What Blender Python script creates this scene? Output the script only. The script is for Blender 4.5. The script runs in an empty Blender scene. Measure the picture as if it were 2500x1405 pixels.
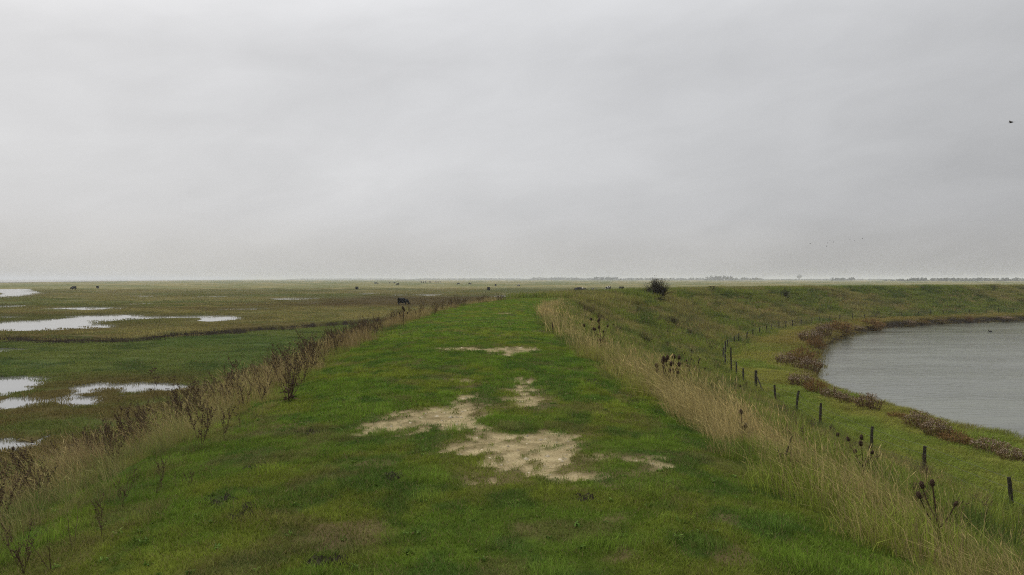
import bpy, bmesh, math, random
import numpy as np
from mathutils import Vector, Matrix
R = math.radians
random.seed(7)
rng = np.random.default_rng(11)
scene = bpy.context.scene
COL = scene.collection

# ------------------------------------------------------------------ camera
EYE = 4.8                      # metres above the salt marsh; the bank top is at 3.2
PITCH = math.atan(20.5 / 1944.0)
cam_d = bpy.data.cameras.new('camera')
cam_d.sensor_width = 36.0
cam_d.lens = 28.0
cam_d.clip_start = 0.1
cam_d.clip_end = 60000
cam = bpy.data.objects.new('camera', cam_d)
cam.location = (0, 0, EYE)
cam.rotation_euler = (math.pi / 2 - PITCH, 0, 0)
COL.objects.link(cam)
scene.camera = cam

# ------------------------------------------------------------------ world: overcast sky
SUN_AZ, SUN_EL = R(-38), R(42)         # azimuth from +Y towards +X
SUN_DIR = Vector((math.sin(SUN_AZ) * math.cos(SUN_EL), math.cos(SUN_AZ) * math.cos(SUN_EL), math.sin(SUN_EL)))
world = bpy.data.worlds.new('World')
scene.world = world
world.use_nodes = True
wt = world.node_tree
wt.nodes.clear()


class NB:
    """small helper for building node trees"""
    def __init__(self, tree):
        self.t = tree

    def n(self, kind, **props):
        nd = self.t.nodes.new(kind)
        for k, v in props.items():
            setattr(nd, k, v)
        return nd

    def link(self, a, b):
        self.t.links.new(a, b)

    def put(self, sock, v):
        if hasattr(v, 'is_linked') or isinstance(v, bpy.types.NodeSocket):
            self.t.links.new(v, sock)
        else:
            sock.default_value = v

    def math(self, op, a, b=0.0, c=0.0, clamp=False):
        nd = self.n('ShaderNodeMath', operation=op, use_clamp=clamp)
        for i, v in enumerate((a, b, c)):
            self.put(nd.inputs[i], v)
        return nd.outputs[0]

    def vmath(self, op, a, b=(0, 0, 0)):
        nd = self.n('ShaderNodeVectorMath', operation=op)
        self.put(nd.inputs[0], a)
        self.put(nd.inputs[1], b)
        return nd.outputs['Value'] if op in ('DOT_PRODUCT', 'LENGTH') else nd.outputs[0]

    def scale(self, a, f):
        nd = self.n('ShaderNodeVectorMath', operation='SCALE')
        self.put(nd.inputs[0], a)
        self.put(nd.inputs['Scale'], f)
        return nd.outputs[0]

    def mapr(self, v, a, b, c, d, smooth=False):
        nd = self.n('ShaderNodeMapRange')
        if smooth:
            nd.interpolation_type = 'SMOOTHSTEP'
        self.put(nd.inputs[0], v)
        for i, q in enumerate((a, b, c, d)):
            nd.inputs[1 + i].default_value = q
        return nd.outputs[0]

    def mix(self, f, a, b, mode='MIX'):
        nd = self.n('ShaderNodeMix', data_type='RGBA', blend_type=mode)
        self.put(nd.inputs[0], f)
        for i, v in ((6, a), (7, b)):
            if isinstance(v, tuple) and len(v) == 3:
                v = (*v, 1.0)
            self.put(nd.inputs[i], v)
        return nd.outputs[2]

    def noise(self, vec, scale, detail=3.0, rough=0.5, dist=0.0):
        nd = self.n('ShaderNodeTexNoise')
        if vec is not None:
            self.put(nd.inputs['Vector'], vec)
        nd.inputs['Scale'].default_value = scale
        nd.inputs['Detail'].default_value = detail
        nd.inputs['Roughness'].default_value = rough
        nd.inputs['Distortion'].default_value = dist
        return nd.outputs['Fac']


b = NB(wt)
sky = b.n('ShaderNodeTexSky', sky_type='NISHITA')
sky.sun_disc = False
sky.sun_elevation = SUN_EL
sky.sun_rotation = SUN_AZ
sky.air_density = 1.0
sky.dust_density = 4.0
tc = b.n('ShaderNodeTexCoord')
d = b.vmath('NORMALIZE', tc.outputs['Generated'])
sep = b.n('ShaderNodeSeparateXYZ')
b.link(d, sep.inputs[0])
dz = b.math('MAXIMUM', sep.outputs[2], 0.0)
mp = b.n('ShaderNodeMapping', vector_type='TEXTURE')
mp.inputs['Rotation'].default_value = (0, R(-11), R(12))
mp.inputs['Scale'].default_value = (0.40, 0.5, 0.15)
mp.inputs['Location'].default_value = (0.31, 0.17, 0.04)
b.link(d, mp.inputs[0])
n1 = b.noise(mp.outputs[0], 1.0, 4.0, 0.5, 0.35)
n2 = b.noise(mp.outputs[0], 3.4, 4.0, 0.55, 0.5)
st = b.math('ADD', b.math('MULTIPLY', n1, 0.68), b.math('MULTIPLY', n2, 0.32))
glow = b.vmath('DOT_PRODUCT', d, tuple(SUN_DIR))
L0 = b.math('MULTIPLY', b.mapr(glow, 0.05, 0.95, 0.372, 0.72), b.mapr(dz, 0.26, 0.9, 1.0, 2.6))
L1 = b.math('ADD', L0, b.mapr(st, 0.25, 0.75, -0.085, 0.085))
elev = b.mapr(dz, 0.0, 0.09, 0.0, 1.0, True)
L2 = b.math('MULTIPLY', L1, b.mapr(elev, 0, 1, 0.90, 1.0))
tint = b.mix(elev, (1.0, 0.990, 0.962), (0.985, 0.992, 1.012))
cloud = b.scale(tint, b.math('MULTIPLY', L2, 10.0))
skycol = b.mix(0.95, sky.outputs[0], cloud)
bg = b.n('ShaderNodeBackground')
bg.inputs['Strength'].default_value = 0.1
b.link(skycol, bg.inputs['Color'])
wo = b.n('ShaderNodeOutputWorld')
b.link(bg.outputs[0], wo.inputs[0])

# ------------------------------------------------------------------ sun behind the cloud
sun_d = bpy.data.lights.new('sun', 'SUN')
sun_d.energy = 1.3
sun_d.angle = R(40)
sun_d.color = (1.0, 0.96, 0.9)
sun = bpy.data.objects.new('sun', sun_d)
sun.rotation_euler = SUN_DIR.to_track_quat('Z', 'Y').to_euler()
sun.location = (-30, 30, 60)
COL.objects.link(sun)

scene.view_settings.view_transform = 'Standard'
scene.view_settings.look = 'None'
scene.view_settings.exposure = 0.0
scene.view_settings.gamma = 1.0
scene.view_settings.use_curve_mapping = False
scene.render.engine = 'CYCLES'
scene.cycles.max_bounces = 5
scene.cycles.diffuse_bounces = 2
scene.cycles.glossy_bounces = 2
scene.cycles.transmission_bounces = 2
scene.cycles.transparent_max_bounces = 4
scene.cycles.volume_bounces = 1
scene.cycles.use_denoising = False
scene.cycles.filter_width = 1.1
scene.cycles.use_adaptive_sampling = True
scene.cycles.adaptive_threshold = 0.004

# ================================================================== maths helpers


def vnoise(x, y, seed=0):
    x = np.asarray(x, float); y = np.asarray(y, float)
    ix = np.floor(x).astype(np.int64); iy = np.floor(y).astype(np.int64)
    fx = x - ix; fy = y - iy
    fx = fx * fx * (3 - 2 * fx); fy = fy * fy * (3 - 2 * fy)

    def h(a, c):
        k = (a * 374761393 + c * 668265263 + seed * 974711) & 0xffffffff
        k = ((k ^ (k >> 13)) * 1274126177) & 0xffffffff
        k = (k ^ (k >> 16)) & 0xffffffff
        return k / 4294967295.0
    a = h(ix, iy); c = h(ix + 1, iy); e = h(ix, iy + 1); g = h(ix + 1, iy + 1)
    return (a * (1 - fx) + c * fx) * (1 - fy) + (e * (1 - fx) + g * fx) * fy


def fbm(x, y, seed=0, oct=4):
    v = 0.0; amp = 0.5; tot = 0.0
    for o in range(oct):
        v = v + amp * vnoise(x * 2 ** o + 17.3 * o, y * 2 ** o - 9.1 * o, seed + o)
        tot += amp; amp *= 0.5
    return v / tot


def sstep(a, c, x):
    t = np.clip((np.asarray(x, float) - a) / (c - a), 0, 1)
    return t * t * (3 - 2 * t)


def lerp3(a, c, t):
    t = np.asarray(t)[..., None]
    return np.asarray(a) * (1 - t) + np.asarray(c) * t


def poly_sdf(x, y, poly):
    """signed distance, negative inside"""
    x = np.asarray(x, float); y = np.asarray(y, float)
    best = np.full(x.shape, 1e18); inside = np.zeros(x.shape, bool)
    n = len(poly)
    for i in range(n):
        ax, ay = poly[i]; cx, cy = poly[(i + 1) % n]
        ex, ey = cx - ax, cy - ay
        wx, wy = x - ax, y - ay
        t = np.clip((wx * ex + wy * ey) / max(ex * ex + ey * ey, 1e-9), 0, 1)
        dx, dy = wx - t * ex, wy - t * ey
        best = np.minimum(best, dx * dx + dy * dy)
        cond = ((ay > y) != (cy > y))
        xi = ax + (y - ay) / (ey if abs(ey) > 1e-12 else 1e-12) * ex
        inside ^= cond & (x < xi)
    dd = np.sqrt(best)
    return np.where(inside, -dd, dd)


def line_dist(x, y, pts):
    best = np.full(np.shape(x), 1e18)
    for (ax, ay), (cx, cy) in zip(pts[:-1], pts[1:]):
        ex, ey = cx - ax, cy - ay
        wx, wy = x - ax, y - ay
        t = np.clip((wx * ex + wy * ey) / (ex * ex + ey * ey), 0, 1)
        best = np.minimum(best, (wx - t * ex) ** 2 + (wy - t * ey) ** 2)
    return np.sqrt(best)


CP, SP = math.cos(PITCH), math.sin(PITCH)


def ray(px, py):
    """direction (x, y, z) with y = 1 for a point of the 2500 x 1405 photograph"""
    a = (px - 1250.0) / 1944.0
    v = (702.5 - py) / 1944.0
    yy = CP + v * SP
    zz = v * CP - SP
    return a / yy, 1.0, zz / yy


def on_plane(px, py, z):
    a, _, c = ray(px, py)
    t = (z - EYE) / c
    return a * t, t


# ================================================================== the bank's centre line
ctrl = [(0.4, -60), (0.15, -20), (-0.05, 0), (-0.2, 5), (-0.62, 15), (-1.2, 27), (-1.0, 40), (0.7, 57),
        (4.8, 73), (11.3, 88), (25, 112), (46, 135), (80, 156), (130, 176), (210, 196), (420, 228), (800, 270)]


def catmull(P, m=40):
    P = [np.array(p, float) for p in P]
    P = [2 * P[0] - P[1]] + P + [2 * P[-1] - P[-2]]
    out = []
    for i in range(1, len(P) - 2):
        p0, p1, p2, p3 = P[i - 1:i + 3]
        t0 = 0; t1 = t0 + np.linalg.norm(p1 - p0) ** .5; t2 = t1 + np.linalg.norm(p2 - p1) ** .5
        t3 = t2 + np.linalg.norm(p3 - p2) ** .5
        for t in np.linspace(t1, t2, m, endpoint=False):
            A1 = (t1 - t) / (t1 - t0) * p0 + (t - t0) / (t1 - t0) * p1
            A2 = (t2 - t) / (t2 - t1) * p1 + (t - t1) / (t2 - t1) * p2
            A3 = (t3 - t) / (t3 - t2) * p2 + (t - t2) / (t3 - t2) * p3
            B1 = (t2 - t) / (t2 - t0) * A1 + (t - t0) / (t2 - t0) * A2
            B2 = (t3 - t) / (t3 - t1) * A2 + (t - t1) / (t3 - t1) * A3
            out.append((t2 - t) / (t2 - t1) * B1 + (t - t1) / (t2 - t1) * B2)
    out.append(P[-2])
    return np.array(out)


_c = catmull(ctrl)
_l = np.concatenate([[0], np.cumsum(np.linalg.norm(np.diff(_c, axis=0), axis=1))])
LU = np.arange(0, _l[-1], 0.75)
CC = np.stack([np.interp(LU, _l, _c[:, 0]), np.interp(LU, _l, _c[:, 1])], 1)
k = np.ones(9) / 9
_pad = np.concatenate([CC[:1].repeat(4, 0), CC, CC[-1:].repeat(4, 0)])
_pad[:4] = CC[0] - (CC[1] - CC[0]) * np.arange(4, 0, -1)[:, None]
_pad[-4:] = CC[-1] + (CC[-1] - CC[-2]) * np.arange(1, 5)[:, None]
CC = np.stack([np.convolve(_pad[:, i], k, 'valid') for i in (0, 1)], 1)
TT = np.gradient(CC, axis=0); TT /= np.linalg.norm(TT, axis=1)[:, None]
NN = np.stack([TT[:, 1], -TT[:, 0]], 1)              # points to the right (lagoon side)
LU = LU - LU[np.argmin((CC ** 2).sum(1))]


def bank_xy(u, s):
    u = np.asarray(u, float); s = np.asarray(s, float)
    cx = np.interp(u, LU, CC[:, 0]); cy = np.interp(u, LU, CC[:, 1])
    nx = np.interp(u, LU, NN[:, 0]); ny = np.interp(u, LU, NN[:, 1])
    return cx + nx * s, cy + ny * s


def bank_us(x, y):
    x = np.asarray(x, float).ravel(); y = np.asarray(y, float).ravel()
    U = np.empty(x.shape); S = np.empty(x.shape)
    for i in range(0, len(x), 4000):
        X = x[i:i + 4000, None]; Y = y[i:i + 4000, None]
        kk = np.argmin((X - CC[None, :, 0]) ** 2 + (Y - CC[None, :, 1]) ** 2, axis=1)
        dx = x[i:i + 4000] - CC[kk, 0]; dy = y[i:i + 4000] - CC[kk, 1]
        U[i:i + 4000] = LU[kk] + dx * TT[kk, 0] + dy * TT[kk, 1]
        S[i:i + 4000] = dx * NN[kk, 0] + dy * NN[kk, 1]
    return U, S


_ps = np.array([-40, -14, -12, -10.6, -8, -5, -3.7, -3.0, -1.6, 0, 1.5, 2.5, 3.3, 5, 7, 9, 11.5, 13.4, 14.4, 16, 20, 26, 60])
_pz = np.array([-.4, -.35, -.06, .12, .98, 2.25, 2.82, 3.08, 3.2, 3.22, 3.2, 3.1, 2.78, 1.93, 1.0, .2, -.72, -1.36, -1.5, -1.6, -1.9, -2.05, -2.2])
_ds = np.arange(-40, 60, 0.1)
_dz = np.interp(_ds, _ps, _pz)
_dz = np.convolve(np.concatenate([[_dz[0]] * 4, _dz, [_dz[-1]] * 4]), np.ones(9) / 9, 'valid')

LAGOON = [(22.2, 34.5), (21.3, 36.6), (20.8, 38.6), (21.1, 43.1), (20.5, 45.8), (20.5, 49.8), (20.7, 54.4), (23, 61.3),
          (27.8, 73.6), (34, 86.8), (42.5, 102), (55.8, 120.5), (73, 134), (92, 142), (132, 152), (220, 168), (420, 195),
          (420, -60), (24, -60), (22.5, 0), (21.8, 20)]
LAG_Z = -2.72


def z_bank(x, y, s, u):
    z = np.interp(s, _ds, _dz)
    top = 1 - sstep(2.2, 3.6, np.abs(s))
    rough = fbm(x * 0.9, y * 0.9, 3, 3) - .5
    z = z + top * (0.05 * rough + 0.018 * (fbm(x * 4, y * 4, 5, 2) - .5)) + (1 - top) * 0.32 * rough * sstep(-12.5, -9, s)
    near = s > 12
    if np.any(near):
        dl = np.full(np.shape(x), 99.0)
        dl[near] = poly_sdf(x[near], y[near], LAGOON) + 0.9 * (fbm(x[near] * .5, y[near] * .5, 21, 3) - .5)
        drop = sstep(0.9, -0.4, dl)
        z = np.where(near, z * (1 - drop) + (-3.25) * drop, z)
    return z


# ================================================================== the salt marsh
POND_Z = -0.04


def pp(pts, z=POND_Z):
    return [on_plane(px, py, z) for px, py in pts]


PONDS = [
    pp([(-260, 706), (0, 707), (58, 706), (70, 711), (92, 717), (55, 722), (0, 727), (-260, 730), (-260, 724), (0, 722.5), (25, 719.5), (28, 717), (12, 713), (0, 711.5)]),
    pp([(-200, 748), (0, 747), (72, 745.5), (40, 750), (0, 753), (-200, 755)]),
    pp([(108, 753.5), (200, 750), (290, 751.5), (318, 753), (230, 756.5), (200, 755)]),
    pp([(-150, 773), (0, 773), (45, 774), (0, 777.5), (-150, 778)]),
    pp([(-250, 792), (0, 786), (100, 781), (185, 776), (185, 772), (290, 767.5), (325, 768), (330, 772.5), (430, 771.5),
        (535, 769.5), (560, 774), (580, 781), (520, 784.5), (500, 783), (518, 779), (510, 776), (460, 775), (380, 777.5),
        (260, 784.5), (222, 790), (235, 792), (285, 796), (225, 803), (100, 807.5), (0, 807.5), (-250, 811)]),
    pp([(-150, 850), (0, 852), (38, 854), (0, 858.5), (-150, 862)]),
    pp([(-200, 920), (0, 921), (140, 920), (125, 932), (70, 948), (30, 955), (0, 964), (-200, 990)]),
    pp([(205, 943), (240, 937), (285, 941), (310, 938), (360, 932), (405, 937), (465, 948), (420, 954), (340, 962), (310, 953), (245, 950), (212, 961)]),
    pp([(-60, 984), (0, 978), (67, 969), (110, 975), (149, 970), (190, 973), (240, 971), (215, 983), (190, 989), (130, 985), (52, 991), (5, 998), (-60, 1004)]),
    pp([(-90, 1090), (0, 1080), (25, 1073), (50, 1083), (22, 1101), (0, 1099), (-90, 1112)]),
    pp([(74, 1083), (95, 1073), (114, 1068), (92, 1088)]),
    pp([(330, 723.6), (345, 722), (365, 722.6), (352, 724.6)]),
    pp([(478, 725), (510, 723.4), (546, 723.2), (520, 725.4)]),
    pp([(333, 742.6), (350, 741.2), (362, 742), (348, 743.8)]),
    pp([(552, 756.4), (565, 754.6), (578, 755.4), (566, 757.4)]),
    pp([(608, 755), (622, 752.8), (638, 754), (624, 756.2)]),
    pp([(676, 730.4), (712, 728), (764, 728.6), (720, 732)]),
    pp([(968, 721), (978, 719), (994, 719.8), (982, 721.8)]),
    pp([(1023, 720.6), (1032, 718), (1064, 720), (1040, 722)]),
    pp([(1205, 723.6), (1230, 721.4), (1285, 722.2), (1250, 725)]),
    pp([(894, 718.2), (905, 716.4), (918, 717.4), (906, 719)]),
    pp([(972, 685.6), (985, 684.6), (1000, 685.2), (986, 686.2)]),
    pp([(946, 793), (960, 789), (975, 790), (962, 794)]),
]
PBOX = [(min(p[0] for p in P) - 6, max(p[0] for p in P) + 6, min(p[1] for p in P) - 6, max(p[1] for p in P) + 6) for P in PONDS]
CREEK = [(-95, 74), (-62, 64), (-40, 62), (-33, 60.5), (-29, 62), (-27.5, 67), (-24, 73.5), (-20.3, 79), (-17, 84.5), (-14.6, 91), (-12.2, 98), (-7, 112), (2, 127)]


def pond_sdf(x, y):
    dd = np.full(np.shape(x), 50.0)
    for P, B in zip(PONDS, PBOX):
        m = (x > B[0]) & (x < B[1]) & (y > B[2]) & (y < B[3])
        if m.any():
            dd[m] = np.minimum(dd[m], poly_sdf(x[m], y[m], P))
    return dd


def creek_y(x):
    return np.interp(x, [p[0] for p in CREEK], [p[1] for p in CREEK])


def z_marsh(x, y):
    x = np.asarray(x, float); y = np.asarray(y, float)
    r = np.hypot(x, y)
    hum = sstep(43, 36, y + 3 * (fbm(x * .2, y * .2, 31, 2) - .5)) * (x < 0)
    z = 0.10 * (fbm(x * .12, y * .12, 8, 3) - .5) + 0.22 * hum * (fbm(x * 1.1, y * 1.1, 9, 3) - .5)
    far = sstep(creek_y(x) - 1, creek_y(x) + 3, y)
    z = z + far * (0.03 + 0.12 * (fbm(x * .35, y * .5, 12, 3) - .5)) * sstep(1500, 400, r)
    dd = pond_sdf(x, y) - np.where(r < 50, .22, np.clip(r * .009, .4, 2.2))
    amp = np.clip(r / 60.0, 0.5, 2.0)
    dn = dd + amp * 1.5 * (fbm(x * .8 / amp, y * .8 / amp, 14, 3) - .5) * sstep(110, 40, r) * (0.5 + hum)
    dn = dn + (.9 * (fbm(x * 1.9, y * 1.5, 15, 3) - .5)) * sstep(55, 45, r)
    z = z * (1 - sstep(7.0, 1.0, dn) * .9)
    back = pond_sdf(x, y - np.clip(r * .018, .5, 4.5))
    z = z + .13 * sstep(.3, -.3, back) * sstep(40, 60, r)
    z = np.where(dn < 0.5, z + (-0.42 - z) * sstep(0.3, -0.3, dn), z)
    m = (y < 140) & (y > 50)
    if m.any():
        cd = line_dist(x[m], y[m], CREEK) + 2.4 * (fbm(x[m] * .45, y[m] * .45, 17, 4) - .36)
        z[m] = z[m] - 0.62 * sstep(1.5, 0.9, cd) + 0.34 * sstep(9.0, 1.6, cd) * sstep(1.1, 1.6, cd) * (y[m] > creek_y(x[m]) - .2)
    return z


def creek_d(x, y):
    cd = np.full(np.shape(x), 99.0)
    m = (y < 140) & (y > 50)
    if m.any():
        cd[m] = line_dist(x[m], y[m], CREEK) + 2.4 * (fbm(x[m] * .45, y[m] * .45, 17, 4) - .36)
    return cd


def hgt(x, y):
    x = np.atleast_1d(np.asarray(x, float)); y = np.atleast_1d(np.asarray(y, float))
    u, s = bank_us(x, y)
    z = np.where(s > -11.2, z_bank(x, y, s, u), 0.0)
    m = s < -9.5
    if m.any():
        zm = z_marsh(x[m], y[m])
        z[m] = np.where(s[m] < -11.2, zm, np.maximum(zm, z[m]))
    return z


def at(px, py, tmin=2.5):
    """where the sight line through a photograph point meets the ground"""
    a, _, c = ray(px, py)
    t = tmin * (1.0035 ** np.arange(1900))
    t = t[t < 1500]
    zr = EYE + c * t
    h = hgt(a * t, t)
    i = np.argmax(zr < h)
    if i == 0:
        i = len(t) - 1
    return Vector((a * t[i], t[i], float(h[i])))


# ------------------------------------------------------------------ bare ground on the path (world polygons on the bank top)
def tp(pts):
    return [on_plane(px, py, 3.2) for px, py in pts]


SAND = [
    (tp([(905, 1040), (945, 1012), (985, 1000), (1060, 998), (1110, 985), (1130, 968), (1180, 985), (1196, 1010), (1185, 1045), (1215, 1062),
         (1300, 1060), (1405, 1062), (1420, 1080), (1388, 1105), (1395, 1140), (1440, 1160), (1490, 1182), (1400, 1172), (1290, 1152),
         (1215, 1175), (1160, 1180), (1150, 1140), (1165, 1115), (1075, 1105), (1070, 1085), (1160, 1075), (1140, 1058), (1060, 1048), (990, 1062), (900, 1058)]), 1.0),
    (tp([(1245, 925), (1290, 925), (1300, 935), (1280, 950), (1295, 968), (1320, 990), (1300, 998), (1255, 970), (1262, 945)]), 0.8),
    (tp([(1050, 853), (1120, 849), (1200, 853), (1215, 848), (1290, 848), (1325, 854), (1270, 860), (1245, 868), (1220, 863), (1190, 857), (1120, 857)]), 0.75),
    (tp([(1208, 766), (1248, 765), (1244, 768), (1212, 768)]), 0.7),
    (tp([(1222, 820), (1240, 818), (1238, 823), (1224, 823)]), 0.7),
    (tp([(1535, 1152), (1590, 1140), (1635, 1132), (1600, 1150), (1560, 1162)]), 0.75),
    (tp([(1425, 1112), (1500, 1105), (1600, 1112), (1520, 1122), (1440, 1128)]), 0.5),
    (tp([(1420, 1150), (1500, 1170), (1480, 1188), (1440, 1172)]), 0.55),
    (tp([(1120, 930), (1150, 932), (1140, 942), (1122, 940)]), 0.5),
]
MUD = [  # thin brown soil and dark hoof-poached spots
    (tp([(760, 1290), (830, 1270), (930, 1275), (930, 1320), (860, 1325), (790, 1345)]), 'soil'),
    (tp([(885, 1330), (930, 1300), (960, 1330), (920, 1350)]), 'soil'),
    (tp([(890, 1135), (950, 1130), (945, 1150), (900, 1155)]), 'soil'),
    (tp([(720, 1045), (775, 1038), (780, 1055), (735, 1062)]), 'dark'),
    (tp([(600, 1130), (650, 1122), (640, 1140), (610, 1142)]), 'dark'),
    (tp([(500, 1205), (560, 1195), (590, 1215), (520, 1232)]), 'dark'),
    (tp([(935, 1165), (975, 1163), (978, 1177), (940, 1178)]), 'dark'),
    (tp([(560, 1240), (610, 1225), (620, 1250), (575, 1265)]), 'dark'),
    (tp([(760, 1365), (840, 1355), (850, 1375), (780, 1385)]), 'dark'),
    (tp([(1410, 1215), (1450, 1212), (1445, 1226), (1415, 1226)]), 'dark'),
    (tp([(1680, 1205), (1730, 1195), (1740, 1215), (1690, 1222)]), 'soil'),
    (tp([(1480, 1265), (1530, 1255), (1520, 1280), (1485, 1285)]), 'soil'),
    (tp([(1500, 1345), (1560, 1335), (1550, 1365), (1505, 1370)]), 'soil'),
    (tp([(1750, 1360), (1810, 1340), (1830, 1370), (1770, 1390)]), 'soil'),
    (tp([(1780, 1255), (1820, 1250), (1815, 1270), (1785, 1272)]), 'soil'),
    (tp([(1530, 970), (1580, 962), (1575, 975), (1540, 978)]), 'dark'),
    (tp([(1420, 925), (1470, 918), (1465, 932), (1430, 934)]), 'dark'),
]


def bare_mask(x, y):
    """(sand, soil, dark) cover, 0 to 1"""
    x = np.asarray(x, float); y = np.asarray(y, float)
    out = [np.zeros(x.shape) for _ in range(3)]
    sel = (np.abs(x) < 5) & (y > 3) & (y < 45)
    if not sel.any():
        return out
    X, Y = x[sel], y[sel]
    wob = 0.75 * (fbm(X * 2.4, Y * 2.0, 41, 5) - .5) + 0.42 * (fbm(X * 11, Y * 8, 42, 3) - .5)
    isl = fbm(X * 4.5, Y * 3.0, 43, 4)
    for P, w in SAND:
        dd = poly_sdf(X, Y, P)
        sc = np.sqrt(np.clip(Y / 7.0, .6, 3))
        v = sstep(0.06, -0.10, (dd - .05 + wob * .8) / sc) * min(1.0, w + .15)
        v = v * (1 - 0.95 * sstep(0.56, 0.63, isl) * sstep(-0.6, -0.05, dd)) * (1 - .5 * sstep(.5, .7, fbm(X * 9, Y * 7, 46, 3)))
        out[0][sel] = np.maximum(out[0][sel], v)
        ring = sstep(0.42, 0.0, dd + wob) * 0.8
        out[1][sel] = np.maximum(out[1][sel], ring * (isl > .42))
    for P, kind in MUD:
        dd = poly_sdf(X, Y, P)
        v = sstep(0.06, -0.08, dd + wob * (.7 if kind == 'soil' else .22))
        j = 1 if kind == 'soil' else 2
        out[j][sel] = np.maximum(out[j][sel], v * .85)
    gen = sstep(0.70, 0.78, fbm(X * 1.1, Y * .8, 44, 4)) * .7
    out[1][sel] = np.maximum(out[1][sel], gen)
    return out


# ------------------------------------------------------------------ real colours of the ground cover
G_MID = (0.126, 0.200, 0.023); G_YEL = (0.170, 0.210, 0.027); G_DARK = (0.072, 0.140, 0.024); G_BRN = (0.165, 0.135, 0.055)


def turf_tint(x, y):
    n = fbm(x * 1.0, y * .8, 51, 5); m = fbm(x * 2.6, y * 1.9, 52, 4); q = fbm(x * 1.9 + 7, y * 1.4, 53, 5)
    c = lerp3(G_MID, G_YEL, sstep(.45, .62, n))
    c = lerp3(c, G_DARK, sstep(.50, .68, m) * .75)
    c = lerp3(c, G_BRN, sstep(.60, .70, q) * .4)
    k_ = fbm(x * 7, y * 6, 54, 2)
    c = c * (.72 + .56 * k_)[..., None]
    near = sstep(13, 5, y)
    c = lerp3(c, np.array(G_BRN) * .9, near * .08)
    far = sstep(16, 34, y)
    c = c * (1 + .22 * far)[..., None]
    a = 0.10 + .12 * sstep(.5, .7, q)
    return np.concatenate([c, a[..., None]], -1)


def slope_tint(x, y):
    n = fbm(x * .16, y * .16, 61, 4); m = fbm(x * .7, y * .7, 62, 3)
    c = lerp3((0.128, 0.156, 0.026), (0.200, 0.188, 0.050), sstep(.42, .62, n))
    c = lerp3(c, (0.040, 0.070, 0.018), sstep(.5, .65, m) * .7)
    a = 0.12 + .35 * sstep(.45, .65, n)
    return np.concatenate([c, a[..., None]], -1)


def berm_tint(x, y):
    n = fbm(x * .22, y * .22, 71, 4)
    dl = np.abs(poly_sdf(x, y, LAGOON))
    c = lerp3((0.138, 0.178, 0.028), (0.195, 0.195, 0.040), sstep(.4, .62, n))
    c = lerp3(c, (0.17, 0.115, 0.035), sstep(60, 84, y) * sstep(8, 3, dl) * .6)
    c = lerp3(c, (0.10, 0.075, 0.025), sstep(1.5, .4, dl) * .7)
    a = 0.05 + .14 * n
    return np.concatenate([c, a[..., None]], -1)


def marsh_tint(x, y):
    n = fbm(x * .035, y * .06, 81, 5); m = fbm(x * .09 + 5, y * .16, 82, 4); q = fbm(x * .5, y * .6, 83, 3)
    r = np.hypot(x, y)
    far = lerp3((0.120, 0.136, 0.034), (0.220, 0.192, 0.066), sstep(.42, .62, n))
    far = lerp3(far, (0.125, 0.092, 0.036), sstep(.57, .68, m) * .65)
    far = lerp3(far, (0.075, 0.100, 0.026), sstep(.50, .62, q) * .65)
    vfar = sstep(130, 420, r)
    far = lerp3(far, lerp3((0.135, 0.140, 0.050), (0.225, 0.195, 0.080), sstep(.42, .58, n)), vfar * .85)
    br = sstep(125, 150, y) * sstep(240, 200, y) * sstep(-60, -30, x)
    far = lerp3(far, (0.072, 0.045, 0.020), br * .75)
    dd = pond_sdf(x, y)
    far = lerp3(far, (0.098, 0.090, 0.030), sstep(7, 1.5, dd) * .6)
    tan = sstep(68, 74, y) * sstep(90, 84, y) * sstep(-12, -16, x)
    far = lerp3(far, (0.150, 0.120, 0.045), tan * .55 * sstep(.4, .55, m + .05))
    sw = lerp3((0.090, 0.128, 0.030), (0.118, 0.142, 0.034), sstep(.4, .6, m))
    sw = lerp3(sw, (0.030, 0.060, 0.018), sstep(.55, .7, q) * .6)
    hum = lerp3((0.098, 0.118, 0.028), (0.120, 0.098, 0.034), sstep(.42, .6, fbm(x * .35, y * .35, 84, 3)))
    c = lerp3(hum, sw, sstep(36, 42, y + 3 * (n - .5)))
    c = lerp3(c, far, sstep(creek_y(x) - 1.5, creek_y(x) + 1.0, y))
    a = 0.08 + 0.22 * sstep(creek_y(x) - 1, creek_y(x) + 2, y) * sstep(.4, .6, n)
    return np.concatenate([c, a[..., None]], -1)


# ================================================================== object helpers
def link(o, parent=None):
    COL.objects.link(o)
    if parent is not None:
        o.parent = parent
    return o


def tag(o, label=None, cat=None, group=None, kind=None):
    if label:
        o['label'] = label
    if cat:
        o['category'] = cat
    if group:
        o['group'] = group
    if kind:
        o['kind'] = kind
    return o


def mesh_from(name, V, F, mat=None, smooth=False):
    me = bpy.data.meshes.new(name)
    me.from_pydata([tuple(v) for v in V], [], [tuple(f) for f in F])
    if smooth:
        me.polygons.foreach_set('use_smooth', [True] * len(me.polygons))
    if mat:
        me.materials.append(mat)
    me.update()
    return me


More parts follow.
